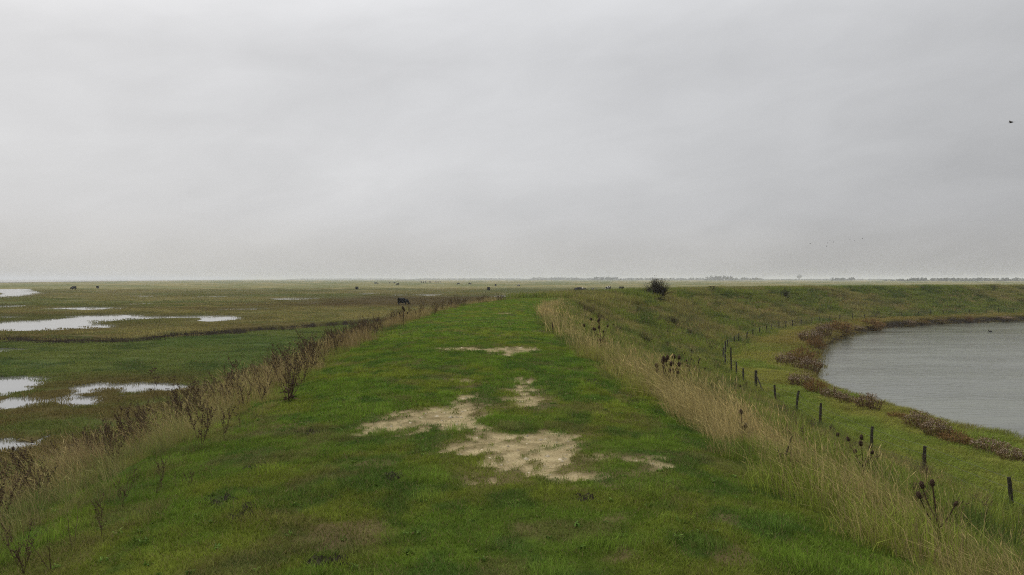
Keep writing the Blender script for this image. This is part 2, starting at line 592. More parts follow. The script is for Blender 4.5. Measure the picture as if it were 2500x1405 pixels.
def grid_mesh(name, X, Y, Z, keep=None, mat=None):
    r, c = X.shape
    V = np.stack([X, Y, Z], -1).reshape(-1, 3)
    idx = np.arange(r * c).reshape(r, c)
    q = np.stack([idx[:-1, :-1], idx[:-1, 1:], idx[1:, 1:], idx[1:, :-1]], -1).reshape(-1, 4)
    if keep is not None:
        q = q[keep.reshape(-1)[q].any(1)]
    used = np.zeros(len(V), bool); used[q] = True
    remap = np.cumsum(used) - 1
    V = V[used]; q = remap[q]
    me = bpy.data.meshes.new(name)
    me.vertices.add(len(V)); me.vertices.foreach_set('co', V.astype(np.float32).ravel())
    me.loops.add(q.size); me.loops.foreach_set('vertex_index', q.astype(np.int32).ravel())
    me.polygons.add(len(q))
    me.polygons.foreach_set('loop_start', np.arange(0, q.size, 4, dtype=np.int32))
    me.polygons.foreach_set('use_smooth', np.ones(len(q), bool))
    me.update(calc_edges=True)
    me.validate()
    if mat:
        me.materials.append(mat)
    return me, used


def put_attr(me, name, kind, arr):
    a = me.attributes.new(name, kind, 'POINT')
    key = {'FLOAT_COLOR': 'color', 'FLOAT_VECTOR': 'vector'}.get(kind, 'value')
    a.data.foreach_set(key, np.ascontiguousarray(arr, dtype=np.int32 if kind == 'INT' else np.float32).ravel())


def empty(name, loc, rz=0.0, scale=1.0):
    o = bpy.data.objects.new(name, None)
    o.empty_display_size = 0.2
    o.location = loc
    o.rotation_euler = (0, 0, rz)
    o.scale = (scale,) * 3
    return link(o)


# ------------------------------------------------------------------ materials
def new_mat(name):
    m = bpy.data.materials.new(name)
    m.use_nodes = True
    m.node_tree.nodes.clear()
    nb = NB(m.node_tree)
    out = nb.n('ShaderNodeOutputMaterial')
    return m, nb, out


def simple_mat(name, col, var=0.35, scale=20.0, rough=0.8, col2=None, translucent=0.0, bump=0.0, spec=0.05):
    m, nb, out = new_mat(name)
    geo = nb.n('ShaderNodeNewGeometry')
    nz = nb.noise(geo.outputs['Position'], scale, 4, .6)
    c2 = col2 if col2 else tuple(c * (1 - var) for c in col)
    c1 = col if col2 else tuple(min(1, c * (1 + var)) for c in col)
    f = nb.mapr(nz, .3, .7, 0, 1)
    c = nb.mix(f, c2, c1)
    rp = nb.mapr(geo.outputs['Random Per Island'], 0, 1, 1 - var, 1 + var)
    c = nb.scale(c, rp)
    p = nb.n('ShaderNodeBsdfPrincipled')
    nb.link(c, p.inputs['Base Color'])
    p.inputs['Roughness'].default_value = rough
    p.inputs['Specular IOR Level'].default_value = spec
    if bump:
        bp = nb.n('ShaderNodeBump')
        bp.inputs['Strength'].default_value = bump
        bp.inputs['Distance'].default_value = 0.02
        nb.link(nz, bp.inputs['Height'])
        nb.link(bp.outputs[0], p.inputs['Normal'])
    if translucent:
        tr = nb.n('ShaderNodeBsdfTranslucent')
        nb.link(c, tr.inputs[0])
        mx = nb.n('ShaderNodeMixShader')
        mx.inputs[0].default_value = translucent
        nb.link(p.outputs[0], mx.inputs[1]); nb.link(tr.outputs[0], mx.inputs[2])
        nb.link(mx.outputs[0], out.inputs[0])
    else:
        nb.link(p.outputs[0], out.inputs[0])
    return m


def blade_mat(name='grass_blades', typ='INSTANCER'):
    m, nb, out = new_mat(name)
    at_ = nb.n('ShaderNodeAttribute', attribute_type=typ, attribute_name='tint')
    geo = nb.n('ShaderNodeNewGeometry')
    oi = nb.n('ShaderNodeObjectInfo')
    r0 = nb.math('FRACT', nb.math('ADD', geo.outputs['Random Per Island'], oi.outputs['Random']))
    r1 = nb.math('FRACT', nb.math('MULTIPLY', r0, 37.71))
    c = nb.scale(at_.outputs['Color'], nb.mapr(r0, 0, 1, .5, 1.5))
    straw = nb.math('LESS_THAN', r1, at_.outputs['Alpha'])
    sc = nb.scale(nb.mix(r0, (0.30, 0.245, 0.115), (0.19, 0.145, 0.06)), nb.mapr(r0, 0, 1, .8, 1.1))
    c = nb.mix(nb.math('MULTIPLY', straw, .85), c, sc)
    p = nb.n('ShaderNodeBsdfPrincipled')
    nb.link(c, p.inputs['Base Color'])
    p.inputs['Roughness'].default_value = .65
    p.inputs['Specular IOR Level'].default_value = .04
    tr = nb.n('ShaderNodeBsdfTranslucent')
    nb.link(c, tr.inputs[0])
    mx = nb.n('ShaderNodeMixShader')
    mx.inputs[0].default_value = .3
    nb.link(p.outputs[0], mx.inputs[1]); nb.link(tr.outputs[0], mx.inputs[2])
    nb.link(mx.outputs[0], out.inputs[0])
    return m


def ground_mat(name, sand=False):
    m, nb, out = new_mat(name)
    geo = nb.n('ShaderNodeNewGeometry')
    P = geo.outputs['Position']
    col = nb.n('ShaderNodeAttribute', attribute_name='col').outputs['Color']
    f1 = nb.noise(P, 9.0, 4, .65)
    f2 = nb.noise(P, 1.3, 4, .6)
    c = nb.scale(col, nb.math('MULTIPLY', nb.mapr(f1, .25, .75, .7, 1.3), nb.mapr(f2, .25, .75, .8, 1.2)))
    # cut mud on the steep little banks
    sx = nb.n('ShaderNodeSeparateXYZ')
    nb.link(geo.outputs['Normal'], sx.inputs[0])
    steep = nb.mapr(sx.outputs[2], .80, .62, 0, 1)
    c = nb.mix(steep, c, (0.045, 0.036, 0.025))
    h = f1
    if sand:
        sa = nb.n('ShaderNodeAttribute', attribute_name='bare').outputs['Color']
        s3 = nb.n('ShaderNodeSeparateColor')
        nb.link(sa, s3.inputs[0])
        g1 = nb.noise(P, 55.0, 3, .7)
        g2 = nb.noise(P, 5.0, 3, .6)
        vor = nb.n('ShaderNodeTexVoronoi')
        vor.inputs['Scale'].default_value = 42
        nb.link(P, vor.inputs['Vector'])
        sandc = nb.mix(nb.mapr(g2, .3, .7, 0, 1), (0.235, 0.182, 0.092), (0.40, 0.325, 0.18))
        sandc = nb.scale(sandc, nb.mapr(g1, .3, .7, .58, 1.3))
        sandc = nb.mix(nb.mapr(vor.outputs['Distance'], .10, .35, .35, 0), sandc, (0.48, 0.42, 0.30))
        soil = nb.mix(nb.mapr(g1, .3, .7, 0, 1), (0.085, 0.055, 0.030), (0.15, 0.105, 0.06))
        dark = nb.mix(nb.mapr(g1, .3, .7, 0, 1), (0.022, 0.019, 0.014), (0.05, 0.042, 0.03))
        c = nb.mix(s3.outputs[1], c, soil)
        c = nb.mix(s3.outputs[2], c, dark)
        c = nb.mix(s3.outputs[0], c, sandc)
        h = nb.math('ADD', nb.math('MULTIPLY', g1, .4), nb.math('MULTIPLY', f1, .6))
    p = nb.n('ShaderNodeBsdfPrincipled')
    nb.link(c, p.inputs['Base Color'])
    p.inputs['Roughness'].default_value = .95
    p.inputs['Specular IOR Level'].default_value = .02
    bp = nb.n('ShaderNodeBump')
    bp.inputs['Strength'].default_value = .6
    bp.inputs['Distance'].default_value = .05
    nb.link(h, bp.inputs['Height'])
    nb.link(bp.outputs[0], p.inputs['Normal'])
    nb.link(p.outputs[0], out.inputs[0])
    return m


def water_mat(name, base, rip, rscale, rough, ior, stretch=(1, 1, 1)):
    m, nb, out = new_mat(name)
    geo = nb.n('ShaderNodeNewGeometry')
    mp_ = nb.n('ShaderNodeMapping')
    mp_.inputs['Scale'].default_value = stretch
    nb.link(geo.outputs['Position'], mp_.inputs[0])
    a = nb.noise(mp_.outputs[0], rscale, 4, .6, .6)
    c = nb.noise(mp_.outputs[0], rscale * .13, 3, .5, .2)
    p = nb.n('ShaderNodeBsdfPrincipled')
    nb.link(nb.mix(nb.mapr(c, .35, .65, 0, 1), tuple(v * .85 for v in base), tuple(v * 1.15 for v in base)), p.inputs['Base Color'])
    nb.put(p.inputs['Roughness'], nb.mapr(c, .3, .7, rough * .7, rough * 1.3))
    p.inputs['IOR'].default_value = ior
    bp = nb.n('ShaderNodeBump')
    lane = nb.noise(mp_.outputs[0], rscale * .035, 3, .55, .8)
    nb.put(bp.inputs['Strength'], nb.mapr(lane, .35, .65, rip * .35, rip * 1.15))
    bp.inputs['Distance'].default_value = .05
    nb.link(nb.math('ADD', a, nb.math('MULTIPLY', c, .6)), bp.inputs['Height'])
    nb.link(bp.outputs[0], p.inputs['Normal'])
    nb.link(p.outputs[0], out.inputs[0])
    return m


M_BLADE = blade_mat()
M_TURF = blade_mat('turf_blades', 'GEOMETRY')
M_BANK = ground_mat('bank_soil', True)
M_MARSH = ground_mat('marsh_soil')
M_LAGOON = water_mat('lagoon_water', (0.105, 0.110, 0.080), 1.0, 1.5, .14, 1.34, (.5, 1.7, 1))
M_POND = water_mat('pond_water', (0.15, 0.15, 0.14), .10, 1.1, .06, 1.7)
M_FLAT = water_mat('wet_mud', (0.16, 0.155, 0.14), .1, .05, .5, 1.3)
M_STEM = simple_mat('dead_stem', (0.105, 0.074, 0.044), .35, 60)
M_SEED = simple_mat('dead_seed', (0.098, 0.068, 0.042), .45, 80, .9)
M_TEASEL = simple_mat('teasel_head', (0.060, 0.040, 0.027), .4, 120, .9)
M_DRYLEAF = simple_mat('dry_leaf', (0.13, 0.085, 0.045), .4, 50, .85, translucent=.15)
M_POST = simple_mat('weathered_post', (0.045, 0.040, 0.028), .35, 25, .9, bump=.4)
M_WIRE = simple_mat('wire', (0.18, 0.18, 0.17), .2, 10, .5)
M_TWIG = simple_mat('twig', (0.042, 0.032, 0.024), .35, 40, .9)
M_LEAF = simple_mat('hedge_leaf', (0.040, 0.034, 0.018), .5, 8, .7, translucent=.2)
M_GLEAF = simple_mat('dock_leaf', (0.025, 0.060, 0.018), .4, 30, .6, translucent=.2)
M_BLACK = simple_mat('black_coat', (0.012, 0.011, 0.011), .3, 6, .6)
M_PALE = simple_mat('pale_coat', (0.50, 0.44, 0.35), .15, 6, .7)
M_FLUFF = simple_mat('aster_fluff', (0.44, 0.34, 0.26), .35, 15, .9, translucent=.25)
M_ASTER = simple_mat('aster_stem', (0.165, 0.112, 0.054), .4, 12, .85, translucent=.15)
M_RUST = simple_mat('rust_leaf', (0.185, 0.108, 0.042), .4, 12, .85, translucent=.2)
M_YEL = simple_mat('yellow_flower', (0.50, 0.38, 0.02), .2, 30, .6)
M_FARTREE = simple_mat('far_foliage', (0.030, 0.036, 0.018), .35, .2, .9)
M_STONE = simple_mat('flint', (0.42, 0.36, 0.25), .4, 30, .85)
M_BIRD = simple_mat('bird_plumage', (0.045, 0.038, 0.032), .3, 12, .7)


def pied_mat():
    m, nb, out = new_mat('pied_coat')
    tcn = nb.n('ShaderNodeTexCoord')
    f = nb.noise(tcn.outputs['Object'], 1.6, 1.5, .4, .4)
    c = nb.mix(nb.mapr(f, .50, .53, 0, 1), (0.014, 0.013, 0.013), (0.62, 0.58, 0.52))
    p = nb.n('ShaderNodeBsdfPrincipled')
    nb.link(c, p.inputs['Base Color'])
    p.inputs['Roughness'].default_value = .8
    p.inputs['Specular IOR Level'].default_value = .05
    nb.link(p.outputs[0], out.inputs[0])
    return m


M_PIED = pied_mat()

# ================================================================== setting: bank, marsh, water
# --- embankment
u_a = np.concatenate([np.arange(-14, 2.4, .5), np.arange(2.4, 10, .055)])
_u = [10.0]
while _u[-1] < 700:
    _u.append(_u[-1] + max(.055, .0062 * _u[-1]))
U1 = np.concatenate([u_a, _u])
S1 = np.concatenate([np.arange(-14, -5, .35), np.arange(-5, 4.6, .075), np.arange(4.6, 15, .25), np.arange(15, 36, .35)])
UU, SS = np.meshgrid(U1, S1, indexing='ij')
BX, BY = bank_xy(UU, SS)
BZ = z_bank(BX, BY, SS, UU)
_sand, _soil, _dark = bare_mask(BX, BY)
BZ = BZ - 0.022 * _sand - .02 * _dark
keep = (poly_sdf(BX, BY, LAGOON) > -6)
me, used = grid_mesh('embankment', BX, BY, BZ, keep, M_BANK)
fx, fy, fs = BX.ravel()[used], BY.ravel()[used], SS.ravel()[used]
topw = 1 - sstep(2.3, 3.0, np.abs(fs))
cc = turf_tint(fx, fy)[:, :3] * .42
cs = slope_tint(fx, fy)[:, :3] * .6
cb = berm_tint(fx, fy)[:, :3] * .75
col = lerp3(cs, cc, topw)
col = lerp3(col, cb, sstep(13.2, 14.5, fs))
put_attr(me, 'col', 'FLOAT_COLOR', np.concatenate([col, np.ones((len(col), 1))], 1))
bare = np.stack([_sand.ravel()[used], _soil.ravel()[used] * .8, _dark.ravel()[used], np.ones(len(fx))], 1)
put_attr(me, 'bare', 'FLOAT_COLOR', bare)
tag(link(bpy.data.objects.new('embankment', me)), 'grassy sea bank with a mown path and bare sandy patches on top', None, None, 'structure')

# --- salt marsh sheet, out to the horizon
dyp = np.concatenate([[4000, 2500, 1600, 1200, 1000, 900, 800, 720, 660, 600], np.arange(560, 300, -2.2), np.arange(300, 176, -1.35), np.arange(176, 68, -.62), np.arange(68, 8, -1.2)])
yrow = EYE * 1944.0 / dyp
yrow = np.concatenate([yrow, [1250, 1500, 1900, 2600, 4000, 7000, 14000]])
tcol = np.concatenate([np.linspace(-1.3, -.70, 30, endpoint=False), np.arange(-.70, .22, .0018), np.linspace(.22, .95, 200)])
YY, TTc = np.meshgrid(yrow, tcol, indexing='ij')
MX, MY = YY * TTc, YY
sgn = np.full(MX.shape, -99.0)
nearm = (MX > -16) & (MY < 420)
sgn[nearm] = bank_us(MX[nearm], MY[nearm])[1]
MZ = np.zeros(MX.shape)
kp = sgn < -10.9
MZ[kp] = z_marsh(MX[kp], MY[kp])
MZ = np.where(MY > 1200, 0.0, MZ)
me, used = grid_mesh('marsh', MX, MY, MZ, kp, M_MARSH)
mcol = marsh_tint(MX.ravel()[used], MY.ravel()[used])
wet = (pond_sdf(MX.ravel()[used], MY.ravel()[used]) < .35) & (MZ.ravel()[used] < -.03)
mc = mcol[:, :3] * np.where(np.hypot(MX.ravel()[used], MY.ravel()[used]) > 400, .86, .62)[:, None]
mc[wet] = (0.05, 0.042, 0.03)
ckd = creek_d(MX.ravel()[used], MY.ravel()[used])
mc = lerp3(mc, (0.042, 0.038, 0.022), sstep(1.5, 1.0, ckd) * .6)
put_attr(me, 'col', 'FLOAT_COLOR', np.concatenate([mc, np.ones((len(mc), 1))], 1))
tag(link(bpy.data.objects.new('marsh', me)), 'flat olive and tan salt marsh reaching to the horizon', None, None, 'structure')


def sheet(name, poly, z, mat, label):
    bm = bmesh.new()
    f = bm.faces.new([bm.verts.new((x, y, z)) for x, y in poly])
    if f.normal.z < 0:
        f.normal_flip()
    bmesh.ops.triangulate(bm, faces=bm.faces[:])
    bm.normal_update()
    for f in bm.faces:
        if f.normal.z < 0:
            f.normal_flip()
    me_ = bpy.data.meshes.new(name)
    bm.to_mesh(me_); bm.free()
    me_.materials.append(mat)
    return tag(link(bpy.data.objects.new(name, me_)), label, None, None, 'structure')


def grow(poly, g):
    c = np.mean(np.array(poly), 0)
    P = np.array(poly); n = len(P)
    area = .5 * sum(P[i][0] * P[(i + 1) % n][1] - P[(i + 1) % n][0] * P[i][1] for i in range(n))
    sg = 1 if area > 0 else -1
    out = []
    for i in range(n):
        e0 = P[i] - P[i - 1]; e1 = P[(i + 1) % n] - P[i]
        n0 = np.array([e0[1], -e0[0]]) / (np.linalg.norm(e0) + 1e-9); n1_ = np.array([e1[1], -e1[0]]) / (np.linalg.norm(e1) + 1e-9)
        v = n0 + n1_
        v = v / (np.linalg.norm(v) + 1e-9)
        out.append(tuple(P[i] + v * g * sg))
    return out


def pool(poly, margin, z, label):
    """a water sheet that fills a pool's outline plus a margin under its banks"""
    xs = [p_[0] for p_ in poly]; ys = [p_[1] for p_ in poly]
    x0, x1, y0, y1 = min(xs) - margin, max(xs) + margin, min(ys) - margin, max(ys) + margin
    gx = np.linspace(x0, x1, int(np.clip((x1 - x0) / .4, 12, 110))); gy = np.linspace(y0, y1, int(np.clip((y1 - y0) / .4, 12, 110)))
    X, Y = np.meshgrid(gx, gy, indexing='ij')
    me_, _ = grid_mesh('pond', X, Y, np.full(X.shape, z), poly_sdf(X, Y, poly) < margin, M_POND)
    if me_.polygons[0].normal.z < 0:
        me_.flip_normals()
    return tag(link(bpy.data.objects.new('pond', me_)), label, None, None, 'structure')


pond_words = ['wide pool at the far left edge of the marsh', 'thin pool below the far left pool', 'long narrow pool behind the large winding pool',
              'short sliver of water left of the winding pool', 'large winding pool with two arms across the left marsh', 'sliver of water at the left edge beside the dark creek',
              'broad pool at the left edge of the green sward', 'ragged pool with dark tussocks near the foot of the bank', 'puddle with dark hummocks just below the ragged pool',
              'small pool at lower left behind the brown weeds', 'tiny pool right of the small lower left pool']
for i, P in enumerate(PONDS):
    g = 1.6 if i < 11 else 3.0
    lab = 'still grey ' + pond_words[i] if i < len(pond_words) else 'thin bright sliver of standing water far out on the marsh'
    o = pool(P, g * .5 + (.6 if i in (0, 1, 2, 4) or i > 10 else 0), POND_Z - .004 * (i % 7), lab)
    if i >= len(pond_words):
        o['group'] = 'slivers of water far out on the marsh'
sheet('lagoon', grow(LAGOON, 1.0), LAG_Z, M_LAGOON, 'grey rippled lagoon at the foot of the bank on the right')
sheet('mudflat', [(-3000, 850), (-667, 1037), (-912, 1866), (-2006, 6000), (-4500, 13500), (-16000, 13500), (-16000, 850)], .35, M_FLAT,
      'pale wet mudflat beyond the left end of the marsh')

# ================================================================== grass: small patches of blades, scattered as stuff
SRC = {}


def blade_patch(name, n, rad, h0, h1, w, lean=.3, curl=.3, bias=(0, 0), head=0.0, edge=.6, seed=0):
    rg = np.random.default_rng(seed)
    rr = rad * np.sqrt(rg.random(n)) ** (1 / edge if edge < 1 else 1)
    th = rg.random(n) * 2 * np.pi
    bx, by = rr * np.cos(th), rr * np.sin(th)
    h = h0 + (h1 - h0) * rg.random(n) ** 1.3
    yaw = rg.random(n) * 2 * np.pi
    la = rg.random(n) * 2 * np.pi
    lm = lean * rg.random(n)
    lx = lm * np.cos(la) + bias[0]; ly = lm * np.sin(la) + bias[1]
    cu = curl * (0.4 + rg.random(n))
    wx, wy = np.cos(yaw) * w * .5, np.sin(yaw) * w * .5
    wv = .7 + .6 * rg.random(n)
    V = []; F = []
    for i in range(n):
        k = len(V)
        a = h[i]
        m1 = (bx[i] + lx[i] * a * .45, by[i] + ly[i] * a * .45, a * .52)
        t1 = (bx[i] + lx[i] * a * (1 + cu[i]), by[i] + ly[i] * a * (1 + cu[i]), a * (1 - .35 * cu[i] * min(1, math.hypot(lx[i], ly[i]) * 2)))
        x_, y_ = wx[i] * wv[i], wy[i] * wv[i]
        V += [(bx[i] - x_, by[i] - y_, -.02), (bx[i] + x_, by[i] + y_, -.02), (m1[0] - x_ * .8, m1[1] - y_ * .8, m1[2]), (m1[0] + x_ * .8, m1[1] + y_ * .8, m1[2]), t1]
        F += [(k, k + 1, k + 3, k + 2), (k + 2, k + 3, k + 4)]
        if head and rg.random() < head:
            s = 2.2
            q = (m1[0] * .35 + t1[0] * .65, m1[1] * .35 + t1[1] * .65, m1[2] * .35 + t1[2] * .65)
            e = (t1[0] * 1.08 - m1[0] * .08, t1[1] * 1.08 - m1[1] * .08, t1[2] * 1.05 - m1[2] * .05)
            md = tuple((q[j] + e[j]) / 2 for j in range(3))
            k = len(V)
            V += [q, (md[0] - x_ * s, md[1] - y_ * s, md[2]), e, (md[0] + x_ * s, md[1] + y_ * s, md[2])]
            F += [(k, k + 1, k + 2, k + 3)]
    me_ = mesh_from(name, V, F, M_BLADE)
    return me_


def source(key, count, *a, **kw):
    col_ = bpy.data.collections.new('src_' + key)
    for i in range(count):
        kw2 = dict(kw); kw2['seed'] = hash((len(SRC), i)) % 100000 + 5
        kw2['seed'] = len(SRC) * 50 + i + 1
        me_ = blade_patch('%s_%02d' % (key, i), *a, **kw2)
        col_.objects.link(bpy.data.objects.new('%s_%02d' % (key, i), me_))
    SRC[key] = (col_, count)


WIND = (-.14, .05)
source('rosette', 5, 11, .03, .014, .034, .018, lean=1.3, curl=.5, edge=1.0)
source('rough_near', 5, 190, .34, .10, .34, .0055, lean=.55, curl=.5, bias=WIND, edge=.8)
source('rough_mid', 4, 220, .70, .12, .50, .011, lean=.5, curl=.5, bias=WIND, edge=.8)
source('rough_far', 4, 240, 1.5, .18, .60, .028, lean=.5, curl=.4, bias=WIND, edge=.8)
source('dry_near', 6, 54, .20, .16, .66, .0034, lean=.5, curl=.5, bias=(-.34, .06), head=.30, edge=.9)
source('dry_far', 5, 46, .30, .18, .66, .010, lean=.45, curl=.3, bias=(-.16, .05), head=.25, edge=.9)
source('berm_near', 4, 260, .70, .10, .26, .010, lean=.5, curl=.7, bias=(.35, -.2), edge=.8)
source('berm_far', 3, 260, 1.5, .12, .30, .026, lean=.5, curl=.6, bias=(.3, -.2), edge=.8)
source('sward', 4, 300, 1.1, .02, .07, .020, lean=.8, curl=.5, edge=.8)
source('hummock', 4, 300, .65, .03, .11, .014, lean=.7, curl=.5, edge=.7)
source('marsh_mid', 4, 300, 1.8, .04, .14, .035, lean=.5, curl=.4, edge=.8)
source('marsh_far', 4, 320, 4.5, .03, .12, .09, lean=.5, curl=.4, edge=.8)


def scatter_group(name, key):
    ng = bpy.data.node_groups.new('scatter_' + name, 'GeometryNodeTree')
    ng.interface.new_socket('Geometry', in_out='INPUT', socket_type='NodeSocketGeometry')
    ng.interface.new_socket('Geometry', in_out='OUTPUT', socket_type='NodeSocketGeometry')
    N = ng.nodes
    gi = N.new('NodeGroupInput'); go = N.new('NodeGroupOutput')
    ci = N.new('GeometryNodeCollectionInfo')
    ci.inputs['Collection'].default_value = SRC[key][0]
    ci.inputs['Separate Children'].default_value = True
    ci.inputs['Reset Children'].default_value = True
    ip = N.new('GeometryNodeInstanceOnPoints')
    ip.inputs['Pick Instance'].default_value = True

    def attr(nm, typ):
        a = N.new('GeometryNodeInputNamedAttribute')
        a.data_type = typ
        a.inputs['Name'].default_value = nm
        return a.outputs['Attribute']
    L = ng.links
    L.new(gi.outputs[0], ip.inputs['Points'])
    L.new(ci.outputs[0], ip.inputs['Instance'])
    L.new(attr('idx', 'INT'), ip.inputs['Instance Index'])
    L.new(attr('rot', 'FLOAT_VECTOR'), ip.inputs['Rotation'])
    L.new(attr('scl', 'FLOAT_VECTOR'), ip.inputs['Scale'])
    L.new(ip.outputs[0], go.inputs[0])
    return ng


def scatter(name, key, x, y, z, tint, scl, label, spin=True, tilt=.06):
    n = len(x)
    me_ = bpy.data.meshes.new(name)
    me_.vertices.add(n)
    me_.vertices.foreach_set('co', np.stack([x, y, z], 1).astype(np.float32).ravel())
    rot = np.stack([rng.normal(0, tilt, n), rng.normal(0, tilt, n), rng.random(n) * 2 * np.pi if spin else rng.normal(0, .5, n)], 1)
    put_attr(me_, 'rot', 'FLOAT_VECTOR', rot)
    s = np.asarray(scl)
    if s.ndim == 1:
        s = np.stack([s, s, s], 1)
    put_attr(me_, 'scl', 'FLOAT_VECTOR', s)
    put_attr(me_, 'idx', 'INT', rng.integers(0, SRC[key][1], n))
    tint = np.array(tint); tint[:, :3] *= 1.45
    put_attr(me_, 'tint', 'FLOAT_COLOR', tint)
    o = link(bpy.data.objects.new(name, me_))
    md = o.modifiers.new('scatter', 'NODES')
    md.node_group = scatter_group(name, key)
    return tag(o, label, None, None, 'stuff')


def bank_points(u0, u1, s0, s1, dens):
    n = int((u1 - u0) * (s1 - s0) * dens)
    u = rng.uniform(u0, u1, n); s = rng.uniform(s0, s1, n)
    x, y = bank_xy(u, s)
    # only what the lens (with a margin) can see
    vis = (y > 1.5) & (np.abs(x) < y * .78 + 2.5)
    return u[vis], s[vis], x[vis], y[vis]


def do_bank(name, key, rng_u, rng_s, dens, tintf, label, s_lo=.8, s_hi=1.25, mask=None, spin=True, sclf=None):
    u, s, x, y = bank_points(*rng_u, *rng_s, dens)
    if mask is not None:
        m = mask(u, s, x, y)
        u, s, x, y = u[m], s[m], x[m], y[m]
    z = z_bank(x, y, s, u)
    sc = rng.uniform(s_lo, s_hi, len(x))
    if sclf is not None:
        sc = sc * sclf(u, s, x, y)
    return scatter(name, key, x, y, z, tintf(x, y), sc, label, spin)


def turf_mask(u, s, x, y):
    a, c, e = bare_mask(x, y)
    p = 1 - np.clip(a * 1.12 + c * .55 + e * .85, 0, .985)
    wob = .5 * (fbm(x * .7, y * .7, 91, 3) - .5)
    return (rng.random(len(x)) < p) & (s > np.interp(u, [2, 6, 9, 13], [-5.6, -4.8, -4.0, -3.1]) + wob) & (s < 2.75 + wob)


def height_var(u, s, x, y):
    return (.45 + .75 * fbm(x * .9, y * .9, 92, 3)) * (.55 + .95 * fbm(x * 6, y * 5, 94, 2))


PG = 'short trodden green grass of the bank top path'


def turf_mesh(u0, u1, dens, h0, h1, w, label):
    """thousands of short blades, one triangle each, as one mass"""
    u, s, x, y = bank_points(u0, u1, -6.0 if u0 < 9 else -3.7, 3.2, dens)
    m = turf_mask(u, s, x, y)
    u, s, x, y = u[m], s[m], x[m], y[m]
    n = len(x)
    z = z_bank(x, y, s, u) - .004
    h = (h0 + (h1 - h0) * rng.random(n) ** 1.4) * height_var(u, s, x, y)
    yaw = rng.random(n) * 2 * np.pi; la = rng.random(n) * 2 * np.pi; lm = rng.uniform(.1, 1.3, n)
    wx, wy = np.cos(yaw) * w * .5, np.sin(yaw) * w * .5
    V = np.empty((n, 3, 3), np.float32)
    V[:, 0] = np.stack([x - wx, y - wy, z], 1); V[:, 1] = np.stack([x + wx, y + wy, z], 1)
    V[:, 2] = np.stack([x + np.cos(la) * lm * h, y + np.sin(la) * lm * h, z + h], 1)
    me_ = bpy.data.meshes.new('path_grass')
    me_.vertices.add(3 * n); me_.vertices.foreach_set('co', V.ravel())
    me_.loops.add(3 * n); me_.loops.foreach_set('vertex_index', np.arange(3 * n, dtype=np.int32))
    me_.polygons.add(n); me_.polygons.foreach_set('loop_start', np.arange(0, 3 * n, 3, dtype=np.int32))
    me_.update(calc_edges=True)
    put_attr(me_, 'tint', 'FLOAT_COLOR', np.repeat(turf_tint(x, y), 3, axis=0))
    me_.materials.append(M_TURF)
    tag(link(bpy.data.objects.new('path_grass', me_)), label, None, None, 'stuff')


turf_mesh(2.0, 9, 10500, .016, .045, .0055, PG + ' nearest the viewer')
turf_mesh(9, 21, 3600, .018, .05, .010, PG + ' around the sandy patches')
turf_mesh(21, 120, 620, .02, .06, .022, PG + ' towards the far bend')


do_bank('path_tufts', 'rough_near', (2, 24), (-4.6, 2.9), 5.0, turf_tint, 'longer grass tufts dotted over the bank top path', .15, .40, turf_mask)


def rosette_tint(x, y):
    n = fbm(x * 2, y * 2, 109, 2)
    c = lerp3((0.062, 0.120, 0.022), (0.105, 0.150, 0.028), n)
    return np.concatenate([c, np.full((len(c), 1), .05)], 1)


do_bank('path_rosettes', 'rosette', (2, 16), (-4.4, 2.8), 9, rosette_tint, 'flat rosettes of broad leaved weeds in the path turf', .6, 1.15,
        lambda u, s, x, y: turf_mask(u, s, x, y) & (rng.random(len(x)) < sstep(.42, .62, fbm(x * .8, y * .8, 110, 3))))


def left_edge(x, y):
    c = slope_tint(x, y)
    c[:, :3] = lerp3(c[:, :3], (0.062, 0.105, 0.020), .5 * sstep(12, 6, y))
    return c


# left shoulder and slope
RG = 'rough green and straw grass on the left slope of the bank'
do_bank('slope_grass', 'rough_near', (1.5, 14), (-9.5, -2.8), 13, left_edge, RG + ' in the foreground', .6, 1.2,
        sclf=lambda u, s, x, y: .35 + .45 * sstep(-2.8, -4.5, s))
do_bank('slope_grass', 'rough_mid', (14, 60), (-9.5, -2.9), 4, slope_tint, RG + ' further along', .6, 1.2,
        sclf=lambda u, s, x, y: .4 + .4 * sstep(-2.9, -4.5, s))
do_bank('slope_grass', 'rough_far', (60, 190), (-8, -2.9), .8, slope_tint, RG + ' at the far bend', .6, 1.1)


def pale_tint(x, y):
    n = fbm(x * .8, y * .8, 107, 3)
    c = lerp3((0.135, 0.160, 0.040), (0.21, 0.19, 0.075), sstep(.4, .6, n))
    return np.concatenate([c, np.full((len(c), 1), .35)], 1)


def dry_tint(x, y):
    n = fbm(x * .5, y * .5, 95, 3)
    c = lerp3((0.37, 0.275, 0.120), (0.29, 0.235, 0.095), sstep(.4, .6, n))
    c = lerp3(c, (0.14, 0.135, 0.045), sstep(.55, .7, fbm(x * .9, y * .9, 96, 3)) * .7)
    return np.concatenate([c, np.full((len(c), 1), .3)], 1)


def brown_tint(x, y):
    n = fbm(x * .5, y * .5, 97, 3)
    c = lerp3((0.19, 0.140, 0.062), (0.27, 0.215, 0.090), sstep(.4, .62, n))
    return np.concatenate([c, np.full((len(c), 1), .25)], 1)


